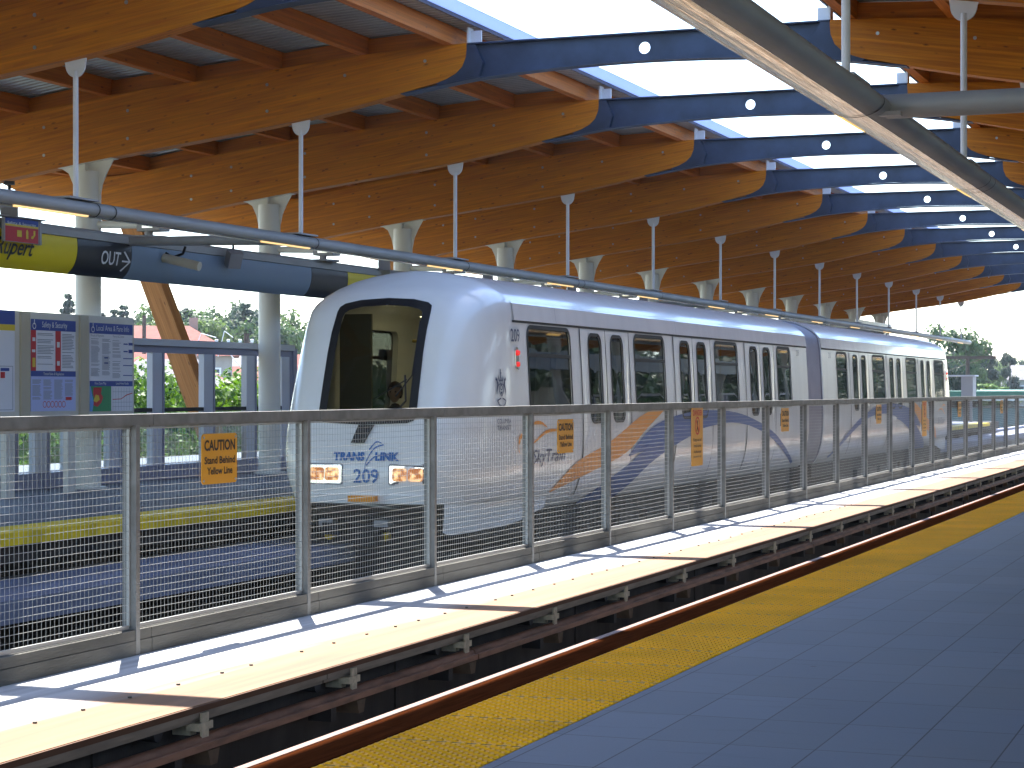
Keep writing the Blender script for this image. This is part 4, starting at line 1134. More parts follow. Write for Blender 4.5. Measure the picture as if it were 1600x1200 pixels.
        wt = MB(); put_text(wt, 'Local Area & Fare Info', lambda a_, b_: (0.0085, W * .53 + a_, H * .915 + b_), 0.075, width=W * .76)
        put_text(wt, 'Fare Zone Map', lambda a_, b_: (0.0085, W * .24 + a_, H * .305 + b_), 0.035, width=W * .26); put_text(wt, 'Local Area Guide', lambda a_, b_: (0.0085, W * .75 + a_, H * .305 + b_), 0.035, width=W * .3)
        wt.build('lettering', M['letterw'], r)
    if kind in (0, 1):
        m = MB()
        for q in range(10):
            a0, a1 = q * .628, (q + 1) * .628
            f = lambda t, rr: (0.0085, W * .07 + rr * math.cos(t), H * .925 + rr * math.sin(t))
            m.face([f(a0, .03), f(a0, .042), f(a1, .042), f(a1, .03)])
        f2 = lambda a_, b_: (0.0085, W * .07 + a_, H * .925 + b_)
        m.face([f2(-.005, .02), f2(.01, .02), f2(.01, .085), f2(-.005, .085)])
        m.build('wheelchair_symbol', M['letterw'], r)
    if kind == 2:
        rect(0, 1, .86, 1, 'posterb', 'header'); rect(0, 1, .80, .86, 'postery', 'yellow_band')
        rect(.80, .92, .40, .43, 'posterb', 'tag'); rect(.80, .86, .33, .39, 'posterr', 'tag')
        m = MB()
        for u0, u1, v0, v1 in ((.1, .97, .445, .450), (.966, .972, .02, .445), (.1, .97, .015, .02)): m.face([P(u0, v0, 3), P(u1, v0, 3), P(u1, v1, 3), P(u0, v1, 3)])
        m.build('frame_line', M['textgrey'], r)
poster(-95, 22, 478, 645, 'pale poster with blue and yellow top band at the left picture edge', '', 2)
poster(47, 117, 498, 643, 'white and violet poster with red columns headed by a blue title band', '', 0)
poster(139, 206, 504, 643, 'poster with red, yellow and green zone map at its lower left', '', 1)

# ------------------------------------------------------------------ glazed shelter, cabinet at far end
sh = empty('glass_stair_enclosure', (-8.0, 80, 0)); tag(sh, 'glazed enclosure with dark mullions at the far end of the platform', 'enclosure')
m = MB()
for k in range(6): m.box(0, .12, -2 + k * 1.5, -1.85 + k * 1.5, 0, 3.75)
m.box(0, .12, -2, 5.6, 3.76, 3.95); m.box(-3, 0, -2, -1.85, 3.76, 3.95); m.box(-3, -2.85, -2, -1.85, 0, 3.75); m.box(-1.5, -1.4, -2, -1.88, 0, 3.75)
m.box(0, .11, -2, 5.6, 2.2, 2.3)
m.build('mullions', M['dark'], sh)
m = MB(); m.box(.05, .06, -2, 5.6, 0, 3.75); m.build('glass_wall', M['clear'], sh)
m = MB(); m.box(-3, .2, -2.1, 5.8, 3.96, 4.1); m.build('roof_slab', M['cream'], sh)
cb_ = empty('equipment_cabinet', (CAMX - 12.9, 90.5, 0)); tag(cb_, 'dark grey equipment cabinet on a stand beyond the end of the train', 'cabinet')
m = MB(); m.box(-.15, .35, -.5, .5, 1.0, 1.95); m.build('box', M['greybox'], cb_)
m = MB(); m.box(-1.3, .45, -.55, .55, 1.96, 2.02); m.build('lid', M['screenlt'], cb_)
m = MB(); m.box(-.1, 0, -.4, -.3, -.6, 1.0); m.box(.2, .3, -.4, -.3, -.6, 1.0); m.box(-1.25, -1.15, -.4, -.3, -.6, 1.96); m.build('stand', M['greybox'], cb_)
fp_ = MB(); fp_.box(-8, -4.2, 87.5, 92.0, -.3, -.002)
tag(fp_.build('platform_ramp', M['slab']), kind='structure')

# ================================================================== TRAIN
# local car frame: +X right side, nose toward -Y, coupler end at y=0 ; origin at platform level on centre line
PROF = [(-0.14, 1.10), (-0.05, 1.17), (0.10, 1.235), (0.30, 1.29), (0.55, 1.32), (0.85, 1.325), (1.15, 1.318), (1.6, 1.298), (2.2, 1.262), (2.44, 1.225), (2.50, 1.19), (2.58, 1.10), (2.66, 0.97), (2.74, 0.78), (2.80, 0.55), (2.84, 0.28), (2.86, 0.0)]
hwid = lambda z: lerp([(a, b) for a, b in PROF], z)
PR2 = []
for (a_, b_), (c_, d_) in zip(PROF, PROF[1:]):
    n_ = max(1, int(math.hypot(c_ - a_, d_ - b_) / 0.09))
    for k in range(n_): PR2.append((a_ + (c_ - a_) * k / n_, b_ + (d_ - b_) * k / n_))
PR2.append(PROF[-1])
ring = [(w_, z) for z, w_ in PR2] + [(-w_, z) for z, w_ in reversed(PR2[:-1])]
for k in range(1, 12): ring.append((-1.10 + 2.2 * k / 12, -0.14))
CL = 39.88        # world Y of coupler end of the front car
CZ = 1.15
RIMY = 23.42 - CL
YF = [(-0.3, 21.80), (0.1, 21.74), (0.5, 21.74), (1.0, 21.86), (1.5, 22.05), (2.0, 22.26), (2.5, 22.54), (2.7, 22.80), (2.9, 23.15)]
YFs = smooth_pts(YF, 5)
yfront = lambda z: lerp(YFs, z) - CL
vring = [(w_, z) for w_, z in ring if z > -0.139] ; vring = [(1.16, -2.2), (1.16, -0.15)] + vring + [(-1.16, -0.15), (-1.16, -2.2)]
def rim_dist(dx, dz, ring=None):
    ring = ring or vring
    best = 9
    n = len(ring)
    for i in range(n):
        ax, az = ring[i]; bx, bz = ring[(i + 1) % n]
        az -= CZ; bz -= CZ
        ex, ez = bx - ax, bz - az
        det = dx * (-ez) + ex * dz
        if abs(det) < 1e-9: continue
        t = (ax * (-ez) + ex * az) / det
        s = (dx * az - dz * ax) / det
        if t > 0 and -1e-6 <= s <= 1 + 1e-6: best = min(best, t)
    return best
NP = 7.5
def nose_y(x, z):
    dx, dz = x, z - CZ
    d = math.hypot(dx, dz)
    if d < 1e-6: return yfront(z)
    t = min(1, d / (rim_dist(dx / d, dz / d)))
    return yfront(z) + (RIMY - yfront(z)) * (1 - math.sqrt(max(0, 1 - t ** NP)))
def side_x(u, v):
    if u >= RIMY: return hwid(v)
    lo, hi = 0.5, hwid(v)
    for _ in range(22):
        md_ = (lo + hi) / 2
        if nose_y(md_, v) < u: lo = md_
        else: hi = md_
    return lo
WIN = [(23.9, 25.53), (28.37, 29.92), (32.85, 34.37), (37.3, 38.42)]
DOORS = [27.02, 31.50, 35.96]
WZ0, WZ1 = 1.08, 2.17
def rr_pts(u0, u1, v0, v1, r, n=5):
    return [((u0 + u1) / 2 + a, (v0 + v1) / 2 + b) for a, b in rrect(u1 - u0, v1 - v0, r, n)]
def apply_bool(ob, cutter):
    md = ob.modifiers.new('b', 'BOOLEAN'); md.operation = 'DIFFERENCE'; md.object = cutter; md.solver = 'EXACT'
    bpy.context.view_layer.update()
    dg = bpy.context.evaluated_depsgraph_get()
    me = bpy.data.meshes.new_from_object(ob.evaluated_get(dg))
    old = ob.data; ob.modifiers.clear(); ob.data = me; bpy.data.meshes.remove(old)
    bpy.data.objects.remove(cutter)
# windscreen outline (x,z)
WS = [(-.58, 1.10), (-.56, 1.05), (-.48, 1.02), (0, 1.0), (.52, 1.02), (.60, 1.05), (.62, 1.10)] + [(.560, 2.30), (.548, 2.36), (.49, 2.40), (.30, 2.44), (-.02, 2.458), (-.36, 2.44), (-.55, 2.40), (-.605, 2.36), (-.615, 2.30)]
def car_shell(parent):
    m = MB()
    rows = []
    rows.append([(x, 0.0, z) for x, z in ring])
    for y in [-(CL - RIMY - CL) * 0 + q for q in (-4, -8, -12)]:
        rows.append([(x, y, z) for x, z in ring])
    ts = [1 - (k / 22.0) ** 2.0 for k in range(0, 22)]
    ts = [q for i, t_ in enumerate(ts) for q in ((t_, (t_ + ts[i + 1]) / 2) if i + 1 < len(ts) else (t_,))]
    for t in ts:
        rr_ = []
        for x, z in ring:
            zz_ = max(0.05, CZ + (z - CZ) * t); xx = x * t
            rr_.append((xx, nose_y(xx, zz_), zz_))
        if t == 1: rows.append([(x, RIMY, z) for x, z in ring])
        rows.append(rr_)
    m.grid(rows, 0, True, closed=True)
    m.face(list(reversed([(x, 0.0, z) for x, z in ring])))
    m.face(rows[-1])
    ob = m.build('body_shell', M['body'], None, merge=True)
    # interior void
    c = MB(); q_ = .935; ir = [(x * q_, CZ + (z - CZ) * q_) for x, z in ring]; vr = [[(x, y, z) for x, z in ir] for y in (-.1, -6, RIMY + .02)]
    for t in [1, .995, .98, .95, .9, .84, .77, .69, .6, .5, .4, .3, .2, .1, .03]:
        vr.append([(x * t, nose_y(x * t / q_, CZ + (z - CZ) * t / q_) + .08, max(.14, CZ + (z - CZ) * t)) for x, z in ir])
    c.grid(vr, 0, True, closed=True); c.face(list(reversed(vr[0]))); c.face(vr[-1])
    cu = c.build('c', M['inside'], recalc=True)
    apply_bool(ob, cu)
    c = MB()
    c.prism(WS, lambda a, b, t: (a, t, b), -18.6, RIMY - 0.35)
    for a, b in WIN:
        c.prism(rr_pts(a - CL, b - CL, WZ0, WZ1, .13), lambda u, v, t: (t, u, v), -1.6, 1.6)
    for d in DOORS:
        for o in (-0.49, 0.49):
            c.prism(rr_pts(d + o - .27 - CL, d + o + .27 - CL, 0.95, 2.12, .13), lambda u, v, t: (t, u, v), -1.6, 1.6)
    cu = c.build('c', M['black'], recalc=True, merge=True)
    apply_bool(ob, cu)
    me = ob.data
    for p in me.polygons: p.use_smooth = True
    me.set_sharp_from_angle(angle=R(24))
    ob.parent = parent
    return ob

def side(mb, u, v, s, off): return (s * (hwid(v) + off), u, v)
def side_patch(mb, u0, u1, v0, v1, s, off, mi=0, nv=8):
    mb.grid([[(s * (hwid(v0 + (v1 - v0) * k / nv) + off), u, v0 + (v1 - v0) * k / nv) for k in range(nv + 1)] for u in (u0, u1)], mi, True)
def ring_band(outer, inner, fn, mb, mi=0):
    n = len(outer)
    for i in range(n):
        j = (i + 1) % n
        mb.face([fn(*outer[i]), fn(*outer[j]), fn(*inner[j]), fn(*inner[i])], mi)
def pane(poly, fn, mb, mi=0):
    cx = sum(p[0] for p in poly) / len(poly); cy = sum(p[1] for p in poly) / len(poly)
    rows = [[fn(cx + (a - cx) * t, cy + (b - cy) * t) for a, b in poly] for t in (0.02, .33, .66, 1)]
    mb.grid(rows, mi, True, closed=True); mb.face(rows[0], mi)

def pix(x, y, L=8.72):      # livery measured in metres along the side
    return (yy(x, L) - CL, zz(x, y, L))
BLUE_T = [(925, 787), (952, 757), (985, 727), (1010, 703), (1045, 684), (1075, 668)]
BLUE_B = [(983, 777), (1000, 752), (1020, 725), (1045, 704), (1070, 687), (1090, 677)]
UP_T = [(985, 711), (1000, 690), (1020, 668), (1043, 655), (1075, 645), (1110, 641), (1150, 644), (1185, 658), (1215, 680), (1250, 722)]
UP_B = [(986, 713), (1030, 696), (1062, 684), (1085, 675), (1110, 666), (1140, 661), (1165, 663), (1188, 672), (1214, 690), (1248, 725)]
YEL_T = [(871, 769), (905, 722), (955, 690), (1000, 652), (1027, 638)]
YEL_B = [(872, 770), (930, 737), (980, 708), (1010, 672), (1040, 640)]
def strip(mb, T, B, s, off=0.006, mi=0):
    T = smooth_pts([pix(*p) for p in T], 4); B = smooth_pts([pix(*p) for p in B], 4)
    n = min(len(T), len(B)); rows = []
    for i in range(n):
        (a, b), (c, d) = T[i], B[i]
        r_ = []
        for k in range(7):
            u, v = a + (c - a) * k / 6, b + (d - b) * k / 6
            r_.append((s * (hwid(v) + off), u, v))
        rows.append(r_)
    mb.grid(rows, mi, True)

def crest(mb, cy, cz, fn):
    """black heraldic emblem of shield, supporters, crown and ribbon, half width .12"""
    def P(pts): mb.face([fn(cy + a, cz + b) for a, b in pts])
    def ringp(cx, cyy, r0, r1, n=10, a0=0, a1=360):
        for k in range(n):
            t0, t1 = R(a0 + (a1 - a0) * k / n), R(a0 + (a1 - a0) * (k + 1) / n)
            P([(cx + r0 * math.cos(t0), cyy + r0 * math.sin(t0)), (cx + r1 * math.cos(t0), cyy + r1 * math.sin(t0)), (cx + r1 * math.cos(t1), cyy + r1 * math.sin(t1)), (cx + r0 * math.cos(t1), cyy + r0 * math.sin(t1))])
    for s in (-1, 1):
        P([(s * .05, .06), (s * .065, .06), (s * .06, -.03), (s * .01, -.09), (s * .0, -.08), (s * .045, -.03)])
        P([(s * .09, .13), (s * .12, .12), (s * .105, .05), (s * .13, -.02), (s * .12, -.08), (s * .105, -.02), (s * .075, .04), (s * .085, .07)])
        P([(s * .125, .15), (s * .14, .11), (s * .115, .10), (s * .11, .13)])
        P([(s * .03, .10), (s * .06, .17), (s * .065, .12), (s * .05, .09)])
        P([(s * .02, -.10), (s * .12, -.13), (s * .12, -.145), (s * .02, -.115)])
        P([(s * .075, .09), (s * .05, .03), (s * .06, .025), (s * .085, .08)])
    ringp(0, .02, .022, .034); ringp(0, .085, .02, .034, 8); ringp(0, .12, .012, .024, 8)
    P([(-.012, .13), (.012, .13), (.006, .24), (-.006, .24)]); P([(-.02, .19), (.02, .19), (.02, .2), (-.02, .2)])
    P([(-.05, .055), (.05, .055), (.05, .066), (-.05, .066)])
    P([(-.03, -.03), (.03, -.03), (0, -.07)])
    for k in range(9):
        t = R(205 + k * 16); x, y = .12 * math.cos(t), -.09 + .12 * math.sin(t)
        P([(x - .011, y - .014), (x + .011, y - .014), (x + .011, y + .016), (x - .011, y + .016)])

def build_car(front):
    r = empty('train_car', (-2.57, CL, 0))
    shell = car_shell(r)
    # gutter strip
    m = MB()
    for s in (-1, 1): side_patch(m, 23.4 - CL, -0.02, 2.205, 2.232, s, 0.006, 0, 1)
    m.build('gutter_strip', M['black'], r)
    m = MB()
    for s in (-1, 1):
        m.grid([[(s * (hwid(2.2325) + .004), u, 2.2325), (s * (hwid(2.235) + .016), u, 2.235), (s * (hwid(2.44) + .014), u, 2.44), (s * (hwid(2.47) + .002), u, 2.47)] for u in (23.45 - CL, 0)], 0, False)
    m.build('roof_fascia', M['body'], r)
    m = MB()
    for y in (25.0 - CL, 30.6 - CL, -3.4):
        for s in (-1, 1): side_patch(m, y, y + .008, 2.24, 2.44, s, 0.018, 0, 1)
    m.build('panel_joint', M['bellows'], r)
    # windows
    for s in (-1, 1):
        for a, b in WIN:
            a_, b_ = a - CL, b - CL
            m = MB(); o_ = rr_pts(a_ - .025, b_ + .025, WZ0 - .025, WZ1 + .02, .15); i_ = rr_pts(a_ + .03, b_ - .03, WZ0 + .03, WZ1 - .03, .11)
            fn = lambda u, v: (s * (hwid(v) + .007), u, v)
            ring_band(o_, i_, fn, m); 
            side_patch(m, a_ + .03, b_ - .03, 1.79, 1.835, s, .004, 0, 1)
            f = m.build('window', M['black'], r)
            m = MB(); pane(rr_pts(a_ + .005, b_ - .005, WZ0 + .005, WZ1 - .005, .12), lambda u, v: (s * (hwid(v) - .008), u, v), m); m.build('pane', M['glass'], f)
    # doors
    for s in (-1, 1):
        for d in DOORS:
            for o in (-1, 1):
                u0, u1 = sorted((d + o * .012 - CL, d + o * 1.07 - CL))
                c0, c1 = d + o * .49 - .27 - CL, d + o * .49 + .27 - CL
                m = MB(); off = .012
                hole = rr_pts(c0, c1, 0.95, 2.12, .13, 5)
                # frame from rectangle to rounded hole
                outer = []
                cx, cz = (c0 + c1) / 2, (0.95 + 2.12) / 2
                for (a, b) in hole:
                    da, db = a - cx, b - cz
                    tu = ((u1 - cx) if da > 0 else (u0 - cx)) / da if abs(da) > 1e-6 else 99
                    tv = ((2.19 - cz) if db > 0 else (0.60 - cz)) / db if abs(db) > 1e-6 else 99
                    t = min(tu, tv); outer.append([cx + da * t, cz + db * t])
                # snap the corners
                for X_, Z_ in ((u0, 2.19), (u1, 2.19), (u0, .60), (u1, .60)):
                    k = min(range(len(outer)), key=lambda q: (outer[q][0] - X_) ** 2 + (outer[q][1] - Z_) ** 2); outer[k] = [X_, Z_]
                n_ = len(hole)
                for i in range(n_):
                    j = (i + 1) % n_
                    rows = []
                    for t in range(5):
                        f_ = t / 4
                        rows.append([(s * (hwid(q[1]) + off), q[0], q[1]) for q in (((1 - f_) * hole[i][0] + f_ * outer[i][0], (1 - f_) * hole[i][1] + f_ * outer[i][1]), ((1 - f_) * hole[j][0] + f_ * outer[j][0], (1 - f_) * hole[j][1] + f_ * outer[j][1]))])
                    m.grid(rows, 0, False)
                side_patch(m, u0, u1, 0.0, .60, s, off, 0, 8)
                dr = m.build('door', M['body'], r)
                m = MB(); ring_band(rr_pts(c0 - .03, c1 + .03, .92, 2.15, .16), rr_pts(c0 + .015, c1 - .015, .965, 2.105, .115), lambda u, v: (s * (hwid(v) + off + .005), u, v), m); m.build('window_seal', M['black'], dr)
                m = MB(); pane(rr_pts(c0 + .002, c1 - .002, .952, 2.118, .13), lambda u, v: (s * (hwid(v) + .002), u, v), m); m.build('pane', M['glass'], dr)
            m = MB()
            for u in (d - 1.10 - CL, d - .014 - CL, d + 1.072 - CL):
                side_patch(m, u, u + .03, -0.02, 2.2, s, .009, 0, 16)
            m.build('door_seal', M['black'], r)
    # livery
    for s in (-1, 1):
        m = MB(); strip(m, BLUE_T, BLUE_B, s, .0155, 0); m.build('blue_band', M['blue'], r)
        m = MB(); strip(m, UP_T, UP_B, s, .0150, 0); m.build('blue_arch', M['blue'], r)
        m = MB(); strip(m, YEL_T, YEL_B, s, .0145, 0); m.build('orange_band', M['orange'], r)
        # orange logo arcs and wordmark
        fn = lambda a, b: (s * (side_x(a, b) + .012), a, b)
        nonlocal_m = [None]
        def arc(pts, w0):
            P = smooth_pts([pix(*p) for p in pts], 5); n = len(P)
            for i in range(n - 1):
                w_a = w0 * math.sin(math.pi * (i + .3) / n) ; w_b = w0 * math.sin(math.pi * (i + 1.3) / n)
                nonlocal_m[0].face([fn(P[i][0], P[i][1] + w_a), fn(P[i + 1][0], P[i + 1][1] + w_b), fn(P[i + 1][0], P[i + 1][1] - w_b), fn(P[i][0], P[i][1] - w_a)])
        def arc(pts, w0, arc0=arc):
            nonlocal_m[0] = MB(); arc0(pts, w0); nonlocal_m[0].build('orange_logo', M['orange'], r)
        arc([(828, 668), (838, 661), (848, 661), (857, 668)], .022)
        arc([(831, 697), (842, 686), (855, 675), (870, 672), (885, 680)], .022)
        arc([(814, 708), (812, 695), (815, 684), (818, 680)], .05)
        yc, zc_ = pix(861, 722)
        m = MB(); put_text(m, 'SkyTrain', lambda a, b: fn(yc + s * a, zc_ + b), 0.17, width=1.22, shear=0.1, bold=0.004); m.build('wordmark', M['navy'], r)
        y1, z1 = pix(812, 527)
        m = MB(); put_text(m, '209', lambda a, b: (s * (hwid(zz(812, 527, 8.76) + b) + .006) if False else nose_side(s, y1 + s * a, z1 + b)), 0.165, width=.30, bold=.01) if False else put_text(m, '209' if front else '210', lambda a, b: (lambda q: (q[0] + s * .012, q[1] - .01, q[2]))(fn(y1 + s * a, z1 + b - .05)), 0.155, width=.30, bold=.01); m.build('side_number', M['navy'], r)
        m = MB(); ye, ze = pix(785, 612)
        crest(m, 22.95 - CL, ze + .03, fn); 
        m.build('crest', M['navy'], r); m = MB(); put_text(m, 'COLUMBIA', lambda a, b: fn(23.0 - CL + s * a, ze - .38 + b), 0.055, width=.40); put_text(m, 'TRANSIT', lambda a, b: fn(23.0 - CL + s * a, ze - .46 + b), 0.055, width=.40)
        m.build('crest_lettering', M['navy'], r)
        # marker lamps
        yq, zq = pix(811, 560)
        m = MB(); m.prism(rr_pts(yq + .0, yq + .11, zq - .14, zq + .14, .05), lambda u, v, t: (s * (side_x(u, v) + t), u, v), .004, .02); ml = m.build('marker_lamp', M['chrome'], r)
        for dz, mt in ((.07, 'redlamp'), (-.07, 'redlamp')):
            m = MB(); m.tube((s * (side_x(yq + .06, zq) + .01), yq + .06, zq + dz), (s * (side_x(yq + .06, zq) + .045), yq + .06, zq + dz), .04, 12, r2=.028); m.build('lens', M[mt], ml)
    m = MB(); yc, zc_ = pix(1252, 556); 
    for s in (-1, 1): put_text(m, '209' if front else '210', lambda a, b: (s * (hwid(zc_ + b) + .006), yc + s * a, zc_ + b), 0.12, width=.25)
    m.build('end_number', M['navy'], r)
    # windscreen
    fn = lambda a, b: (a, nose_y(a, b) - .014, b)
    cx, cz = 0, 1.70
    def dens(poly, n=5):
        out = []
        for i in range(len(poly)):
            (a, b), (c, d) = poly[i], poly[(i + 1) % len(poly)]
            for k in range(n): out.append((a + (c - a) * k / n, b + (d - b) * k / n))
        return out
    WSd = dens(WS)
    outer = [(cx + (a - cx) * 1.05, cz + (b - cz) * 1.04) for a, b in WSd]; inner = [(cx + (a - cx) * .88, cz + (b - cz) * .92) for a, b in WSd]
    m = MB(); mid = [((a + c) / 2, (b + d) / 2) for (a, b), (c, d) in zip(outer, inner)]
    ring_band(outer, mid, fn, m); ring_band(mid, inner, fn, m); fr_ = m.build('windscreen', M['black'], r)
    m = MB(); pane([(cx + (a - cx) * .97, cz + (b - cz) * .97) for a, b in WSd], lambda a, b: (a, nose_y(a, b) + .012, b), m); m.build('windscreen_pane', M['wscreen'], fr_)
    # wiper
    m = MB()
    wp = lambda x, z: (x, nose_y(x, z) - .035, z)
    m.path([wp(.30, 1.0), wp(.50, 1.25), wp(.44, 1.55)], .012, 6); m.path([wp(.36, 1.3), wp(.53, 1.55), wp(.50, 2.2)], .009, 6); m.path([wp(.10, 1.28), wp(.47, 1.5)], .008, 6)
    m.build('wiper', M['black'], r)
    m = MB(); m.prism([(-.06, .97), (.13, .97), (.03, .76), (-.13, .76)], lambda a, b, t: (a, nose_y(a, b) - t, b), .006, .04); m.build('wiper_cover', M['dark'], r)
    # nose number, name, arcs
    fn = lambda a, b: (a + .08, nose_y(a + .08, b) - .012, b)
    m = MB(); put_text(m, '209' if front else '210', lambda a, b: fn(a, b + .30), .155, width=.32, bold=.02); m.build('nose_number', M['numblue'], r)
    m = MB(); put_text(m, 'TRANS', lambda a, b: fn(a - .23, b + .56), .088, width=.40, bold=.06); m.build('operator_name', M['numblue'], r); m = MB(); put_text(m, 'LINK', lambda a, b: fn(a + .26, b + .56), .088, width=.31, bold=.06); m.build('operator_name', M['numblue'], r)
    m = MB()
    for pts in ([(-.02, .44), (0, .56), (.09, .70), (.2, .74)], [(.0, .50), (.10, .60), (.25, .63), (.36, .62)], [(.02, .68), (.1, .77), (.17, .76)]):
        P = smooth_pts(pts, 5)
        for (a, b), (c, d) in zip(P, P[1:]): m.face([fn(a - .004, b + .007), fn(c - .004, d + .007), fn(c + .004, d - .007), fn(a + .004, b - .007)])
    m.build('logo_arcs', M['numblue'], r)
    # headlights
    for s in (-1, 1):
        m = MB(); m.prism(rr_pts(.07 + s * .53 - .24, .07 + s * .53 + .24, .27, .52, .03), lambda a, b, t: (a, nose_y(a, b) - t, b), .003, .008)
        h = m.build('headlight', M['bellows'], r)
        m = MB(); m.prism(rr_pts(.07 + s * .53 - .225, .07 + s * .53 + .225, .285, .505, .025), lambda a, b, t: (a, nose_y(a, b) - t, b), .009, .012); m.build('bezel', M['chrome'], h)
        for q in (-1, 1):
            m = MB(); cc_ = .07 + s * .53 + q * .098
            rows = []
            for k in range(5):
                t = 1 - k / 5.0
                rows.append([(cc_ + a * t, nose_y(cc_ + a * t, .395 + b * t) - .014 - .03 * (1 - t * t), .395 + b * t) for a, b in rrect(.175, .15, .03)])
            m.grid(rows, 0, True, closed=True); m.face(rows[-1]); m.build('lens', M['headlight'], h)
    # bumper band, coupler, skirt corner flaps
    m = MB(); m.grid([[(x, nose_y(x, z) - .03, z) for z in (.06, .16)] for x in [-.85 + .1 * k for k in range(18)]], 0, True)
    m.grid([[(x, nose_y(x, z) - .03 + t, z) for z, t in ((.16, 0), (.165, .05))] for x in [-.85 + .1 * k for k in range(18)]], 0, True)
    m.build('bumper_band', M['body'], r)
    m = MB(); m.box(-.10, .24, 21.60 - CL, 21.75 - CL, .08, .15); m.build('coupler_cover', M['orange'], r)
    for s in (-1, 1):
        m = MB(); rows = []
        pl = []
        for k in range(9):
            t = .80 + .2 * k / 8
            z0 = 0.02; x = s * hwid(.02) * t
            pl.append((x, nose_y(x, z0) + .004))
        for y in (24.0, 24.3, 24.8): pl.append((s * (hwid(0.02)), y - CL))
        low = [-.28, -.31, -.315, -.315, -.31, -.305, -.30, -.29, -.28, -.24, -.19, -.13]
        for (x, y), zl in zip(pl, low):
            k_ = .985
            rows.append([(x, y, .06), (x * .998, y + .0, (zl + .06) * .4), (x * .985, y, zl)])
        m.grid(rows, 0, True); m.build('skirt_flap', M['body'], r)
    # underframe, bogies
    m = MB(); m.box(-1.0, 1.0, 22.6 - CL, -.3, -.42, -.15)
    for y in (-13.6, -3.9):
        m.box(-.95, .95, y - 1.1, y + 1.1, -1.0, -.42)
    for k in range(5): m.box(-1.05, 1.05, -11.5 + 1.4 * k, -10.5 + 1.4 * k, -.65, -.43)
    m.build('underframe', M['dark'], r)
    for y in (-13.6 - .8, -13.6 + .8, -3.9 - .8, -3.9 + .8):
        for s in (-1, 1):
            m = MB(); m.tube((s * .68, y, -.93), (s * .80, y, -.93), .24, 20); m.build('wheel', M['railsteel'], r)
    m = MB(); m.box(-.7, .7, 22.25 - CL, 22.6 - CL, -.50, -.22); m.box(-.62, -.4, 22.0 - CL, 22.24 - CL, -.34, -.2); m.box(.38, .6, 22.0 - CL, 22.24 - CL, -.34, -.2); m.box(-.12, .12, 21.85 - CL, 22.24 - CL, -.45, -.25); m.box(-.9, .9, 22.3 - CL, 22.59 - CL, -1.05, -.52); m.build('coupler', M['dark'], r)
    for s in (-1, 1):
        q = -.24 + s * .36
        m = MB(); m.tube((q, 22.28 - CL, -.36), (q, 22.14 - CL, -.36), .055, 10); m.build('yellow_tap', M['yellowbar'], r)
        m = MB(); m.box(q - .09, q + .09, 22.05 - CL, 22.2 - CL, -.24, -.16); m.build('cable_socket', M['greybox'], r)
    # interior
    m = MB(); m.box(-1.165, 1.165, RIMY - .3, -.12, .0, .02); m.build('car_floor', M['floor_in'], r)
    m = MB(); m.box(-1.16, -.72, 23.62 - CL, 23.66 - CL, .03, 2.34); m.box(-1.16, 1.16, 26.2 - CL, 26.24 - CL, 2.05, 2.34); m.box(.25, .62, 25.55 - CL, 25.59 - CL, .03, 2.1); m.build('partition', M['inside'], r)
    m = MB(); m.tube((-.27, 23.9 - CL, 2.0), (1.1, 23.9 - CL, 1.93), .02, 8); m.path([(-.05, 23.6 - CL, 1.25), (.05, 23.6 - CL, .9), (.2, 23.6 - CL, .75)], .022, 8)
    for k in range(5): m.tube((0, -13 + 2.8 * k, .03), (0, -13 + 2.8 * k, 2.34), .018, 8)
    m.build('handrail', M['yellowbar'], r)
    for k in range(9):
        for s in (-1, 1):
            y = -13.2 + 1.5 * k
            if any(abs(y + CL - d) < 1.1 for d in DOORS): continue
            m = MB(); m.box(s * .75 - .38, s * .75 + .38, y, y + .42, .35, .45); m.box(s * .75 - .38, s * .75 + .38, y + .38, y + .46, .45, 1.05); m.build('seat', M['seat'], r)
    for y in (24.6 - CL, 27.5 - CL):
        for s in (-1, 1):
            m = MB(); m.box(s * .35 - .12, s * .35 + .12, y, y + .5, 2.328, 2.338); m.build('ceiling_lamp', M['ceil_lamp'], r)
    return r
front = build_car(True)
tag(front, 'white rail car in front, with lit headlights and large windscreen', 'train car', 'cars of the train')
rear = build_car(False)
# turn it: nose away from camera
rear.location = (-2.57, 41.27, 0); rear.rotation_euler = (0, 0, math.pi)
tag(rear, 'rear rail car of the white train, beyond the grey gangway', 'train car', 'cars of the train')
gw = empty('gangway_bellows', (-2.57, 40.575, 0)); tag(gw, 'grey gangway bellows joining the two rail cars', 'gangway')
m = MB(); rows = []
for k in range(13):
    y = -.69 + 1.38 * k / 12; sc = .985 if k % 2 else .965
    rows.append([(x * sc, y, .9 + (z - .9) * sc) for x, z in ring])
m.grid(rows, 0, True, closed=True); m.build('bellows', M['bellows'], gw, recalc=True)
m = MB()
for k in (-1, 1):
    rr2 = [[(x * q, k * .685, .9 + (z - .9) * q) for x, z in ring] for q in (.99, .6)]
    m.grid(rr2, 0, False, closed=True)
m.build('end_frame', M['bellows'], gw)

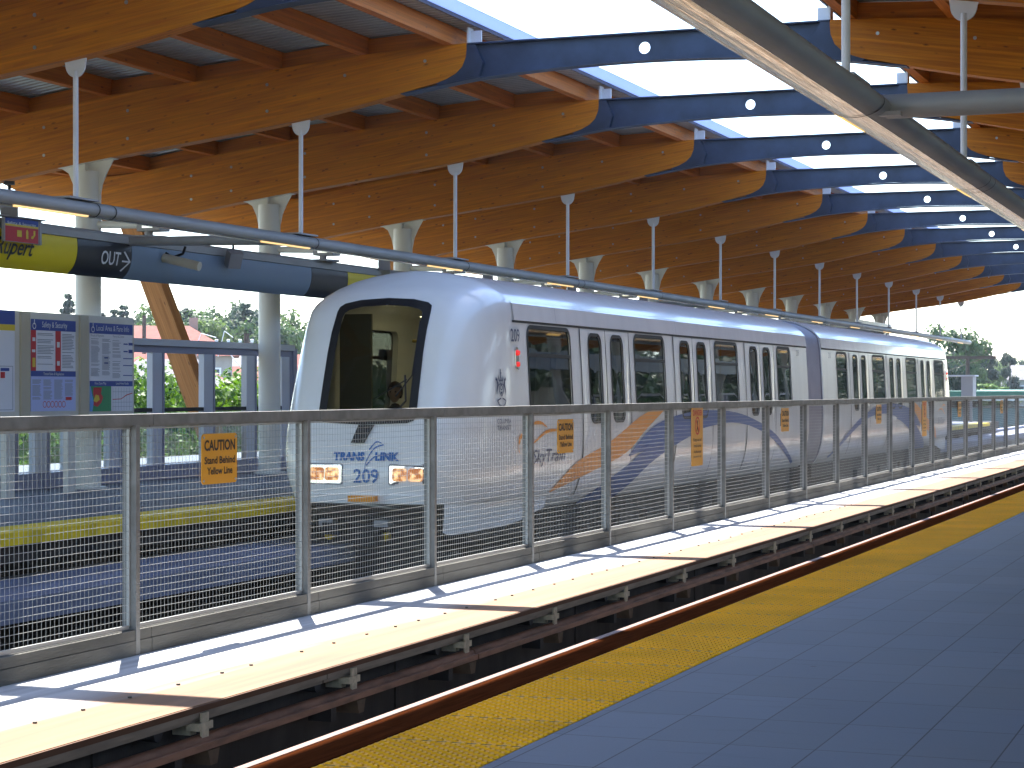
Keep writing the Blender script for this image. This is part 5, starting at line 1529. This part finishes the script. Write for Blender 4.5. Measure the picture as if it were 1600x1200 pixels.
# ------------------------------------------------------------------ people in the front car
def person(loc, rz, cloth, label, hairlen=0.0):
    r = empty('person', loc, rz); tag(r, label, 'person')
    V = [((0, 0, .0), .15), ((0, .01, .22), .14), ((0, .0, .42), .16), ((0, -.01, .52), .075), ((0, -.02, .60), .065),
         ((.19, 0, .44), .07), ((.25, -.04, .20), .05), ((.18, -.22, .06), .038), ((.15, -.30, .06), .03),
         ((-.19, 0, .44), .07), ((-.25, -.04, .20), .05), ((-.18, -.22, .06), .038), ((-.15, -.30, .06), .03),
         ((.10, -.05, -.02), .10), ((.11, -.42, .0), .075), ((.11, -.44, -.40), .05), ((.11, -.52, -.43), .04),
         ((-.10, -.05, -.02), .10), ((-.11, -.42, .0), .075), ((-.11, -.44, -.40), .05), ((-.11, -.52, -.43), .04)]
    E = [(0, 1), (1, 2), (2, 3), (3, 4), (2, 5), (5, 6), (6, 7), (7, 8), (2, 9), (9, 10), (10, 11), (11, 12), (0, 13), (13, 14), (14, 15), (15, 16), (0, 17), (17, 18), (18, 19), (19, 20)]
    me = bpy.data.meshes.new('p'); me.from_pydata([v for v, _ in V], E, [])
    ob = bpy.data.objects.new('p', me); COL.objects.link(ob)
    md = ob.modifiers.new('s', 'SKIN')
    for i, (_, q) in enumerate(V): me.skin_vertices[0].data[i].radius = (q, q)
    me.skin_vertices[0].data[0].use_root = True
    ob.modifiers.new('ss', 'SUBSURF').levels = 1
    bpy.context.view_layer.update(); dg = bpy.context.evaluated_depsgraph_get()
    me2 = bpy.data.meshes.new_from_object(ob.evaluated_get(dg)); bpy.data.objects.remove(ob)
    me2.materials.clear(); me2.materials.append(cloth)
    mk('body', me2, r)
    # head with face
    bm = bmesh.new(); bmesh.ops.create_uvsphere(bm, u_segments=20, v_segments=14, radius=.1)
    for v in bm.verts:
        v.co.z *= 1.22; v.co.x *= .82
        if v.co.y < -.06 and abs(v.co.x) < .022 and abs(v.co.z) < .03: v.co.y -= .022      # nose
        if v.co.z < -.05: v.co.x *= .85; v.co.y = v.co.y * .85 - .01
    me3 = bpy.data.meshes.new('head'); bm.to_mesh(me3); bm.free(); me3.materials.append(M['skin'])
    for p in me3.polygons: p.use_smooth = True
    mk('head', me3, r, (0, -.03, .72))
    bm = bmesh.new(); bmesh.ops.create_uvsphere(bm, u_segments=20, v_segments=14, radius=.113)
    for v in bm.verts: v.co.z *= 1.18; v.co.x *= .88
    bmesh.ops.delete(bm, geom=[v for v in bm.verts if v.co.y < -.045 and v.co.z < .05 or v.co.z < -.06 - hairlen], context='VERTS')
    me4 = bpy.data.meshes.new('hair'); bm.to_mesh(me4); bm.free(); me4.materials.append(M['hair'])
    for p in me4.polygons: p.use_smooth = True
    mk('hair', me4, r, (0, -.02, .735))
    m = MB()
    for s in (-1, 1): m.tube((s * .032, -.125, .735), (s * .032, -.110, .735), .011, 8)
    m.build('eyes', M['hair'], r)
    for s in (-1, 1):
        for k in range(5):
            m = MB(); b0 = (s * (.15 + (k - 2) * .016), -.30, .06)
            m.path([b0, (b0[0] * .98, -.34, .055), (b0[0] * .97, -.365, .03)], .008, 6); m.build('finger', M['skin'], r)
person((-2.57 - .31, 23.45, .62), 0.15, M['cloth'], 'dark haired person seated behind the windscreen, left of the two', .04)
person((-2.57 + .04, 23.4, .60), -0.1, M['cloth'], 'dark haired person seated at the right corner of the windscreen', .02)
person((-2.57 + .62, 24.9, .62), 0.0, M['cloth2'], 'person in a teal top seated behind the first side window', .04)

# ================================================================== BACKGROUND
def tree_meshes(kind, seed, H, W, nleaf, ls, zlow=0.25):
    rnd = random.Random(seed)
    c = MB(); t = MB()
    t.tube((0, 0, 0), (0.05 * W, 0, H * .45), H * .022, 8, r2=H * .014); t.tube((0.05 * W, 0, H * .45), (0, 0, H * .9), H * .014, 6, r2=H * .004)
    clumps = []
    if kind == 'round':
        for k in range(26):
            a = rnd.uniform(0, 6.28); rr_ = W * .5 * math.sqrt(rnd.random()); z = rnd.uniform(zlow, .95)
            e = math.sqrt(max(.05, 1 - ((z - .58) / .45) ** 2)); p = (rr_ * e * math.cos(a), rr_ * e * math.sin(a), z * H)
            clumps.append((p, W * rnd.uniform(.10, .2)))
            if k < 9: t.tube((0, 0, H * .35), p, H * .008, 5, r2=H * .002)
    elif kind == 'column':
        for k in range(26):
            z = rnd.uniform(.08, .97); e = math.sin(math.pi * min(1, (z * .85 + .15))) ** .6; a = rnd.uniform(0, 6.28); q = W * .38 * e * math.sqrt(rnd.random())
            clumps.append(((q * math.cos(a), q * math.sin(a), z * H), W * rnd.uniform(.13, .2) * (.5 + .5 * e)))
    else:
        for k in range(22):
            z = .12 + .87 * k / 22; e = (1 - z) ** .85 + .03
            nb = 6
            for b in range(nb):
                a = rnd.uniform(0, 6.28); q = W * .5 * e * rnd.uniform(.5, 1.05)
                clumps.append(((q * .7 * math.cos(a), q * .7 * math.sin(a), (z - .02 * q / W) * H), W * .5 * e * .42 + .12))
                t.tube((0, 0, z * H), (q * math.cos(a), q * math.sin(a), (z - .04) * H), H * .004, 4, r2=H * .001)
    cw = [q[1] ** 1.15 for q in clumps]
    for k in range(nleaf):
        if kind == 'fir' or kind == 'column':
            p, s = rnd.choices(clumps, weights=cw)[0] if k else clumps[0]
        else: p, s = clumps[rnd.randrange(len(clumps))]
        d = Vector((rnd.gauss(0, 1), rnd.gauss(0, 1), rnd.gauss(0, 1))); d.normalize(); d *= s * rnd.random() ** .45
        if kind == 'fir': d.z *= .55
        q = Vector(p) + d
        n_ = (d.normalized() + Vector((rnd.uniform(-.7, .7), rnd.uniform(-.7, .7), rnd.uniform(-.2, .9)))).normalized()
        u = n_.orthogonal().normalized(); u.rotate(Matrix.Rotation(rnd.uniform(0, 6.28), 3, n_)); v = n_.cross(u)
        a = ls * rnd.uniform(.6, 1.4); b = a * rnd.uniform(.45, .8)
        c.face([q - u * a, q + v * b - u * .1 * a, q + u * a, q - v * b])
    return c, t
TREES = {}
def tree(name, kind, var, loc, h, wd, leafm, nleaf, ls, label, cat='tree', group=None, zlow=.25):
    key = (kind, var, leafm, nleaf, ls)
    if key not in TREES:
        c, t = tree_meshes(kind, var * 17 + 3, 10.0, 7.0 if kind == 'round' else (3.4 if kind == 'column' else 5.0), nleaf, ls, zlow)
        TREES[key] = (c.mesh('crown', M[leafm]), t.mesh('trunk', M['bark']))
    cm, tm = TREES[key]
    r = empty(name, loc, random.uniform(0, 6)); k = h / 10.0
    kw = wd / (7.0 if kind == 'round' else (3.4 if kind == 'column' else 5.0))
    r.scale = (kw, kw, k)
    mk('crown', cm, r); mk('trunk', tm, r)
    tag(r, label, cat, group)
    return r
def gh(x, y):
    d = math.hypot(x - CAMX, y); a = math.degrees(math.atan2(CAMX - x, y))
    if d < 150: return GZ
    return GZ + 12.5 * (1 - math.cos(min(1, max(0, (d - 150) / 330)) * math.pi)) / 2 * (0.42 + 0.58 * min(1, max(0, (a - 12) / 14)))
def at(px, L):       # world x,y of a pixel column at lateral distance L
    return CAMX - L, yy(px, L)
# near bright maples
NEAR = [(-30, 33, 3, 'by the left picture edge, seen under the posters'), (60, 35, 2.6, 'seen below the poster with red columns'), (130, 34, 2.4, 'seen beside the first cream column under the posters'), (235, 35, 2.35, 'just right of the information cabinet'), (300, 33, 2.15, 'behind the lower end of the leaning timber strut'), (355, 34, 2.25, 'between the leaning strut and the second cream column'), (425, 36, 2.1, 'between the second cream column and the train nose')]
for i, (px, L, zt, lab) in enumerate(NEAR):
    x, y = at(px, L); h = zt - GZ - random.uniform(0, .3)
    tree('maple_tree', 'round', i % 3, (x, y, GZ), h, 6.2, 'leaf_bright', 9000, .12, 'bright green leafy tree ' + lab, group='bright street trees beyond the far platform', zlow=.2)
# far trees on the hill: (px, top y, L, kind, width, material, label)
FAR = [(5, 497, 130, 'round', 9, 'leaf_mid', 'mid green distant tree at the left picture edge over the pale poster'),
       (30, 503, 150, 'round', 9, 'leaf_mid', 'low hazy tree above the left cabinet corner'),
       (60, 506, 160, 'round', 10, 'leaf_mid', 'low hazy tree above the poster with red columns'),
       (108, 455, 120, 'fir', 7, 'leaf_dark', 'tall conifer just left of the first cream column'),
       (100, 478, 125, 'fir', 7, 'leaf_dark', 'shorter conifer beside the tall one left of the first column'),
       (160, 485, 130, 'fir', 6, 'leaf_dark', 'dark conifer just right of the first cream column'),
       (178, 480, 128, 'fir', 7, 'leaf_dark', 'second dark conifer right of the first cream column'),
       (193, 473, 126, 'fir', 8, 'leaf_dark', 'tallest dark conifer between first column and strut'),
       (222, 490, 150, 'round', 9, 'leaf_mid', 'round hazy tree over the red roofed house'),
       (245, 482, 125, 'round', 10, 'leaf_pale', 'pale green broad tree left of the leaning strut'),
       (250, 508, 95, 'round', 9, 'leaf_pale', 'low yellow green tree behind the red roof'),
       (285, 470, 120, 'column', 8, 'leaf_dark', 'dark tree directly right of the leaning strut'),
       (300, 490, 110, 'round', 9, 'leaf_mid', 'mid green tree low behind the strut'),
       (309, 485, 125, 'column', 6, 'leaf_dark', 'first narrow dark tree right of the strut'),
       (322, 492, 128, 'round', 7, 'leaf_pale', 'pale round tree between the narrow dark trees'),
       (338, 490, 135, 'round', 8, 'leaf_mid', 'hazy tree behind the power pole insulators'),
       (355, 476, 125, 'round', 8, 'leaf_mid', 'broad blue green tree above the power pole crossarm'),
       (385, 470, 105, 'fir', 8, 'leaf_dark', 'dark ragged conifer left of the second cream column'),
       (372, 486, 110, 'round', 8, 'leaf_dark', 'dark bushy tree behind the power pole'),
       (398, 480, 120, 'round', 8, 'leaf_dark', 'dark bushy tree partly behind the second cream column'),
       (440, 488, 105, 'round', 11, 'leaf_pale', 'pale yellow green tree between second column and train nose'),
       (1490, 512, 34, 'round', 8.5, 'leaf_mid', 'tall airy tree rising directly behind the end of the train'),
       (1512, 530, 36, 'round', 6.5, 'leaf_mid', 'airy tree to the right of the tallest one behind the train end'),
       (1538, 545, 36, 'column', 5.0, 'leaf_dark', 'dark column shaped tree right of the far utility pole'),
       (1527, 565, 37, 'column', 4.5, 'leaf_dark', 'lower dark tree beside the far utility pole'),
       (1578, 543, 34, 'column', 4.2, 'leaf_dark', 'dark column shaped tree near the right picture edge'),
       (1560, 570, 37, 'round', 4.5, 'leaf_pale', 'pale small tree between the two dark column trees'),
       (1598, 560, 60, 'round', 9, 'leaf_mid', 'hazy tree at the right picture edge'),
       (1556, 558, 70, 'round', 10, 'leaf_mid', 'distant hazy tree behind the gap between dark trees'),
       (1505, 552, 60, 'round', 10, 'leaf_mid', 'distant tree behind the airy trees')]
for i, (px, ty, L, kind, wd, lm, lab) in enumerate(FAR):
    x, y = at(px, L)
    zt = CAMZ + (609 - ty) / (2004.0 - px) * L / .936
    z0 = gh(x, y) - .4
    tree('fir_tree' if kind == 'fir' else ('poplar_tree' if kind == 'column' else 'broadleaf_tree'), kind, i % 2, (x, y, z0), (zt - z0) / (.98 if kind != 'round' else 1.0), wd, lm, 4200, .20 if kind != 'fir' else .17, lab, group='distant trees beyond the station')
rnd = random.Random(11)
for k in range(26):
    px = -20 + k * 19 + rnd.uniform(-5, 5); L = rnd.uniform(92, 118); x, y = at(px, L); ty = rnd.uniform(503, 528) - (8 if 300 < px < 420 else 0)
    zt = CAMZ + (609 - ty) / (2004.0 - px) * L / .936; z0 = gh(x, y) - .4
    kd, lm = rnd.choice([('round', 'leaf_mid'), ('round', 'leaf_dark'), ('fir', 'leaf_dark'), ('round', 'leaf_pale')])
    tree('fir_tree' if kd == 'fir' else 'broadleaf_tree', kd, k % 2, (x, y, z0), max(4, zt - z0), 8.5, lm, 4200, .20 if kd != 'fir' else .17, 'low %s tree, %s from the left in the mixed row below the skyline' % ({'leaf_mid': 'mid green', 'leaf_dark': 'dark', 'leaf_pale': 'pale green'}[lm], ordn(k + 1)), group='low mixed trees below the skyline')
for k, (px, ty, L, wd, lm) in enumerate(((1484, 556, 30, 5, 'leaf_dark'), (1496, 562, 33, 5, 'leaf_mid'), (1520, 552, 42, 6, 'leaf_dark'), (1548, 560, 40, 5, 'leaf_dark'), (1566, 566, 44, 6, 'leaf_mid'), (1586, 566, 40, 4, 'leaf_dark'), (1500, 540, 44, 7, 'leaf_dark'))):
    x, y = at(px, L); zt = CAMZ + (609 - ty) / (2004.0 - px) * L / .936; z0 = gh(x, y) - .4
    tree('broadleaf_tree', 'round', k % 2, (x, y, z0), zt - z0, wd, lm, 4200, .20, '%s low tree filling the gaps of the tree line behind the green roofed building' % ordn(k + 1), group='low trees behind the green roofed building')
# wooded mass on the slope, uncountable
rnd = random.Random(5); c = MB()
for k in range(9000):
    a = R(rnd.uniform(3, 40)); d = rnd.uniform(190, 420); x, y = CAMX - d * math.sin(a), d * math.cos(a)
    g_ = gh(x, y); cx = math.sin(a * 60) * 1.6 + math.sin(d * .21) * 1.4
    q = Vector((x, y, g_ + rnd.uniform(0, 3.2 + cx * .8))); n_ = Vector((rnd.uniform(-1, 1), rnd.uniform(-1, 1), rnd.uniform(0, 1))).normalized(); u = n_.orthogonal().normalized(); v = n_.cross(u); s = rnd.uniform(.6, 1.3)
    c.face([q - u * s, q - v * s * .7, q + u * s, q + v * s * .7])
tag(c.build('undergrowth', M['leaf_mid']), 'dense green growth covering the distant slope', 'undergrowth', kind='stuff')
# yellow green bushes on the green roof line
def bush(px, L, zt, w_, lab):
    x, y = at(px, L)
    tree('bush', 'round', 1, (x, y, zt - 2.6), 2.8, w_, 'leaf_bright', 1500, .34, lab, 'bush', 'bright bushes behind the green roofed building', .1)
bush(1528, 34, 1.95, 5.0, 'left bright bush above the green roof'); bush(1543, 33.5, 1.85, 5.0, 'right bright bush above the green roof')

def house(px, L, ztop_, w_, d_, wallm, roofm, label, rz=0.3, wh=3.0):
    x, y = at(px, L); g_ = min(gh(x, y), ztop_ - wh - 2)
    r = empty('house', (x, y, g_), rz); tag(r, label, 'house', 'houses on the distant slope')
    H = ztop_ - g_; rh = min(2.2, H * .4); e = H - rh
    m = MB(); m.box(-w_ / 2, w_ / 2, -d_ / 2, d_ / 2, 0, e); m.build('wall', M[wallm], r)
    m = MB(); o = .5; A = [(-w_ / 2 - o, -d_ / 2 - o, e), (w_ / 2 + o, -d_ / 2 - o, e), (w_ / 2 + o, d_ / 2 + o, e), (-w_ / 2 - o, d_ / 2 + o, e)]; p, q = (-w_ / 4, 0, H), (w_ / 4, 0, H)
    A = [(a, b, c_ + .01) for a, b, c_ in A]
    m.face([A[0], A[1], q, p]); m.face([A[2], A[3], p, q]); m.face([A[1], A[2], q]); m.face([A[3], A[0], p]); m.face(A)
    ro = m.build('roof', M[roofm], r)
    m = MB(); m.box(w_ / 4, w_ / 4 + .6, .4, 1.0, H - 1.2, H + .6); m.build('chimney', M['wallpink'], ro)
    for k in range(4):
        for lv in range(max(1, int(e / 2.8))):
            u = -w_ / 2 + w_ * (k + .5) / 4; z = e - 2.2 - 2.8 * lv
            m = MB(); m.box(u - .75, u + .75, -d_ / 2 - .06, -d_ / 2 - .002, z, z + 1.4); f = m.build('window', M['letterw'], r)
            m = MB(); m.box(u - .62, u - .05, -d_ / 2 - .08, -d_ / 2 - .061, z + .12, z + 1.28); m.box(u + .05, u + .62, -d_ / 2 - .08, -d_ / 2 - .061, z + .12, z + 1.28); m.build('pane', M['winglass'], f)
    return r
house(228, 75, 5.9, 12, 9, 'wallpale', 'roofred', 'upper house with a hipped red roof beside the information cabinet', .5)
house(226, 66, 3.6, 10, 8, 'wallblue', 'roofred', 'light blue house with red roof seen through the wind screen', .4)
house(262, 62, 3.2, 7, 7, 'wallpink', 'roofgrey', 'peach walled house left of the leaning strut', .4)
house(335, 88, 5.0, 11, 8, 'wallpale', 'roofgrey', 'pale house with grey roof under the power pole arm', .5)
house(368, 80, 3.3, 9, 8, 'wallpale', 'roofred', 'small house with red roof low behind the wind screen bars', .3)
house(447, 85, 4.6, 9, 8, 'wallpink', 'roofred', 'house with pale red roof beside the train nose', .4)
house(1594, 36, 5.0, 5, 6, 'wallpale', 'roofgrey', 'pale gabled house at the right picture edge', .1)
house(1568, 40, 3.7, 4, 5, 'wallpale', 'roofgrey', 'tiny white house between the dark column trees', .1)

# teal shop awning and low building by the street
r = empty('shop_building', (-34, 48, GZ)); tag(r, 'low street building with pale roof and teal wall seen through the mesh', 'building')
m = MB(); m.box(-6, 6, -9, 9, 0, 4.2); m.build('wall', M['teal'], r)
m = MB(); m.box(-6.3, 6.3, -9.3, 9.3, 4.2, 4.5); m.build('roof', M['wallpale'], r)
for k in range(4):
    m = MB(); m.box(-5 + 2.7 * k, -3.4 + 2.7 * k, -9.06, -9.002, 1, 3); m.build('window', M['winglass'], r)
r = empty('garage_building', (-42, 84, GZ)); tag(r, 'low pale building with red fascia between the street trees', 'building')
m = MB(); m.box(-7, 7, -6, 6, 0, 3.4); m.build('wall', M['wallpale'], r)
m = MB(); m.box(-7.3, 7.3, -6.3, 6.3, 3.4, 3.9); m.build('fascia', M['roofred'], r)
# green roofed long building
r = empty('warehouse', (-16, 190, GZ)); tag(r, 'long building with green metal roof and pale glazed wall beyond the train', 'building')
W2 = 50
m = MB(); m.box(-W2, W2, 0, 30, 0, 7.2); m.build('wall', M['teal'], r)
m = MB()
m.hexa([(-W2 - 1, -1.5, 8.1), (-W2 - 1, -1.5, 8.75), (-W2 - 1, 31, 8.2), (-W2 - 1, 31, 8.9), (W2 + 1, -1.5, 8.1), (W2 + 1, -1.5, 8.75), (W2 + 1, 31, 8.2), (W2 + 1, 31, 8.9)]); m.build('roof', M['greenroof'], r)
m = MB(); m.box(-W2 - 1, W2 + 1, -1.6, -1.51, 7.9, 8.1); m.build('gutter', M['letterw'], r)
m = MB(); m.box(-W2, W2, -3, -.01, 4.6, 4.9); m.build('lower_canopy', M['greenroof'], r)
M['palewin'] = mat('pale violet panels', (0.22, 0.24, 0.42), 0.5)
for k in range(24):
    m = MB(); m.box(-W2 + 1 + 4.1 * k, -W2 + 4.6 + 4.1 * k, -.06, -.002, 1.9, 4.2); m.build('window', M['palewin'], r)
# utility poles
def pole(px, L, zt, label, arms, rz=0.0, ins_=True):
    x, y = at(px, L); r = empty('utility_pole', (x, y, GZ), rz); tag(r, label, 'utility pole')
    H = zt - GZ
    m = MB(); m.tube((0, 0, 0), (0, 0, H), .17, 10, r2=.13); m.build('mast', M['polewood'], r)
    for z, wd in arms:
        m = MB(); m.box(-wd, wd, -.2, -.06, z - .12, z + .08); a = m.build('crossarm', M['polewood'], r)
        if ins_:
            for k in range(6):
                u = -wd + .12 + k * (2 * wd - .24) / 5
                m = MB()
                for q in range(3): m.tube((u, -.13, z + .09 + q * .09), (u, -.13, z + .15 + q * .09), .09, 10, r2=.05)
                m.build('insulator', M['letterw'], r)
    return r
p1 = pole(385, 45, 4.0, 'wooden power pole with insulators left of the second cream column', [(H_, 1.5) for H_ in (10.9, )], 0.3)
m = MB()
m.path([(-1.4, -.14, 11.3), (-2.1, -.2, 11.5), (-2.4, -.2, 10.6)], .02, 5); m.path([(-.6, -.14, 11.3), (-1.0, -.2, 11.6), (-1.3, -.2, 10.4)], .02, 5); m.tube((-.9, -.1, 10.7), (0, 0, 9.6), .03, 5); m.tube((.9, -.1, 10.7), (0, 0, 9.6), .03, 5)
m.build('brace_wires', M['letterw'], p1)
p2 = pole(1512, 20, zz(1512, 556, 20), 'distant T shaped utility pole in front of the trees beyond the train', [(zz(1512, 556, 20) - GZ - .1, 1.9)], 0.0, False)
p3 = pole(225, 70, zz(225, 493, 70), 'thin distant pole above the red roof beside the information cabinet', [], 0, False)
wr = MB()
a = Vector((*at(1512, 20), zz(1512, 556, 20)))
for k in range(3):
    pts = []
    b = a + Vector((-60, 120, -4)); 
    for t in range(13):
        f = t / 12; p = (a + Vector((-1.6 + 1.6 * k, 0, 0))).lerp(b + Vector((-1.6 + 1.6 * k, 0, 0)), f); p.z -= 2.5 * 4 * f * (1 - f); pts.append(p)
    wr.path(pts, .02, 4)
tag(wr.build('overhead_wires', M['polewood']), 'thin overhead wires strung beyond the end of the station', 'wires')

# near side: wind screen, sign board and trees behind the camera's right, seen only as reflections in the train
r = empty('wind_screen', (9.6, 0, 0)); tag(r, 'wind screen at the back of the near platform outside the picture on the right', 'wind screen')
m = MB(); m.box(-.1, .1, -10, 86, 2.06, 2.16); m.build('cap_rail', M['screen'], r)
m = MB(); m.box(-.06, .06, -10, 86, 0, .25); m.build('plinth', M['screen'], r)
for k in range(24):
    m = MB(); m.box(-.05, .05, -9 + 4 * k, -8.75 + 4 * k, .25, 2.05); m.build('upright', M['screen'], r)
for k, y in enumerate((16, 30, 52)):
    m = MB(); m.box(-.12, -.06, y, y + 3.4, .9, 2.4); m.build('notice_panel', M['signblk'], r)
r = empty('station_sign', (7.6, 0, 3.44)); tag(r, 'sign board over the near platform outside the picture on the right', 'sign board')
for a, b, k in ((16, 22, 'signblk'), (22, 27, 'signyel2'), (27, 42, 'signgrey'), (42, 45, 'signyel2'), (45, 70, 'signgrey')):
    m = MB(); m.box(-.06, .06, a + .01, b - .01, -.58, -.02); m.build('panel', M[k], r)
for k in range(44):
    tree('street_tree', 'round', k % 2, (22 + 5 * (k % 3) + max(0, k - 14) * .9, -22 + 9 * k, GZ), 13.5 + (k * 37 % 5) + max(0, k - 14) * .25, 10.5, 'leaf_dark', 4200, .20, 'street tree beyond the near platform outside the picture on the right', group='street trees beyond the near platform')

# thin summer haze
hz = bpy.data.materials.new('haze air'); hz.use_nodes = True
n_ = hz.node_tree.nodes; n_.remove(n_['Principled BSDF'])
pv = n_.new('ShaderNodeVolumePrincipled'); pv.inputs['Color'].default_value = (0.80, 0.88, 1.0, 1); pv.inputs['Density'].default_value = 0.00016; pv.inputs['Anisotropy'].default_value = 0.3
hz.node_tree.links.new(pv.outputs[0], n_['Material Output'].inputs['Volume'])
m = MB(); m.box(-620, 260, -60, 720, GZ - 2, 40)
tag(m.build('haze', hz), kind='stuff')
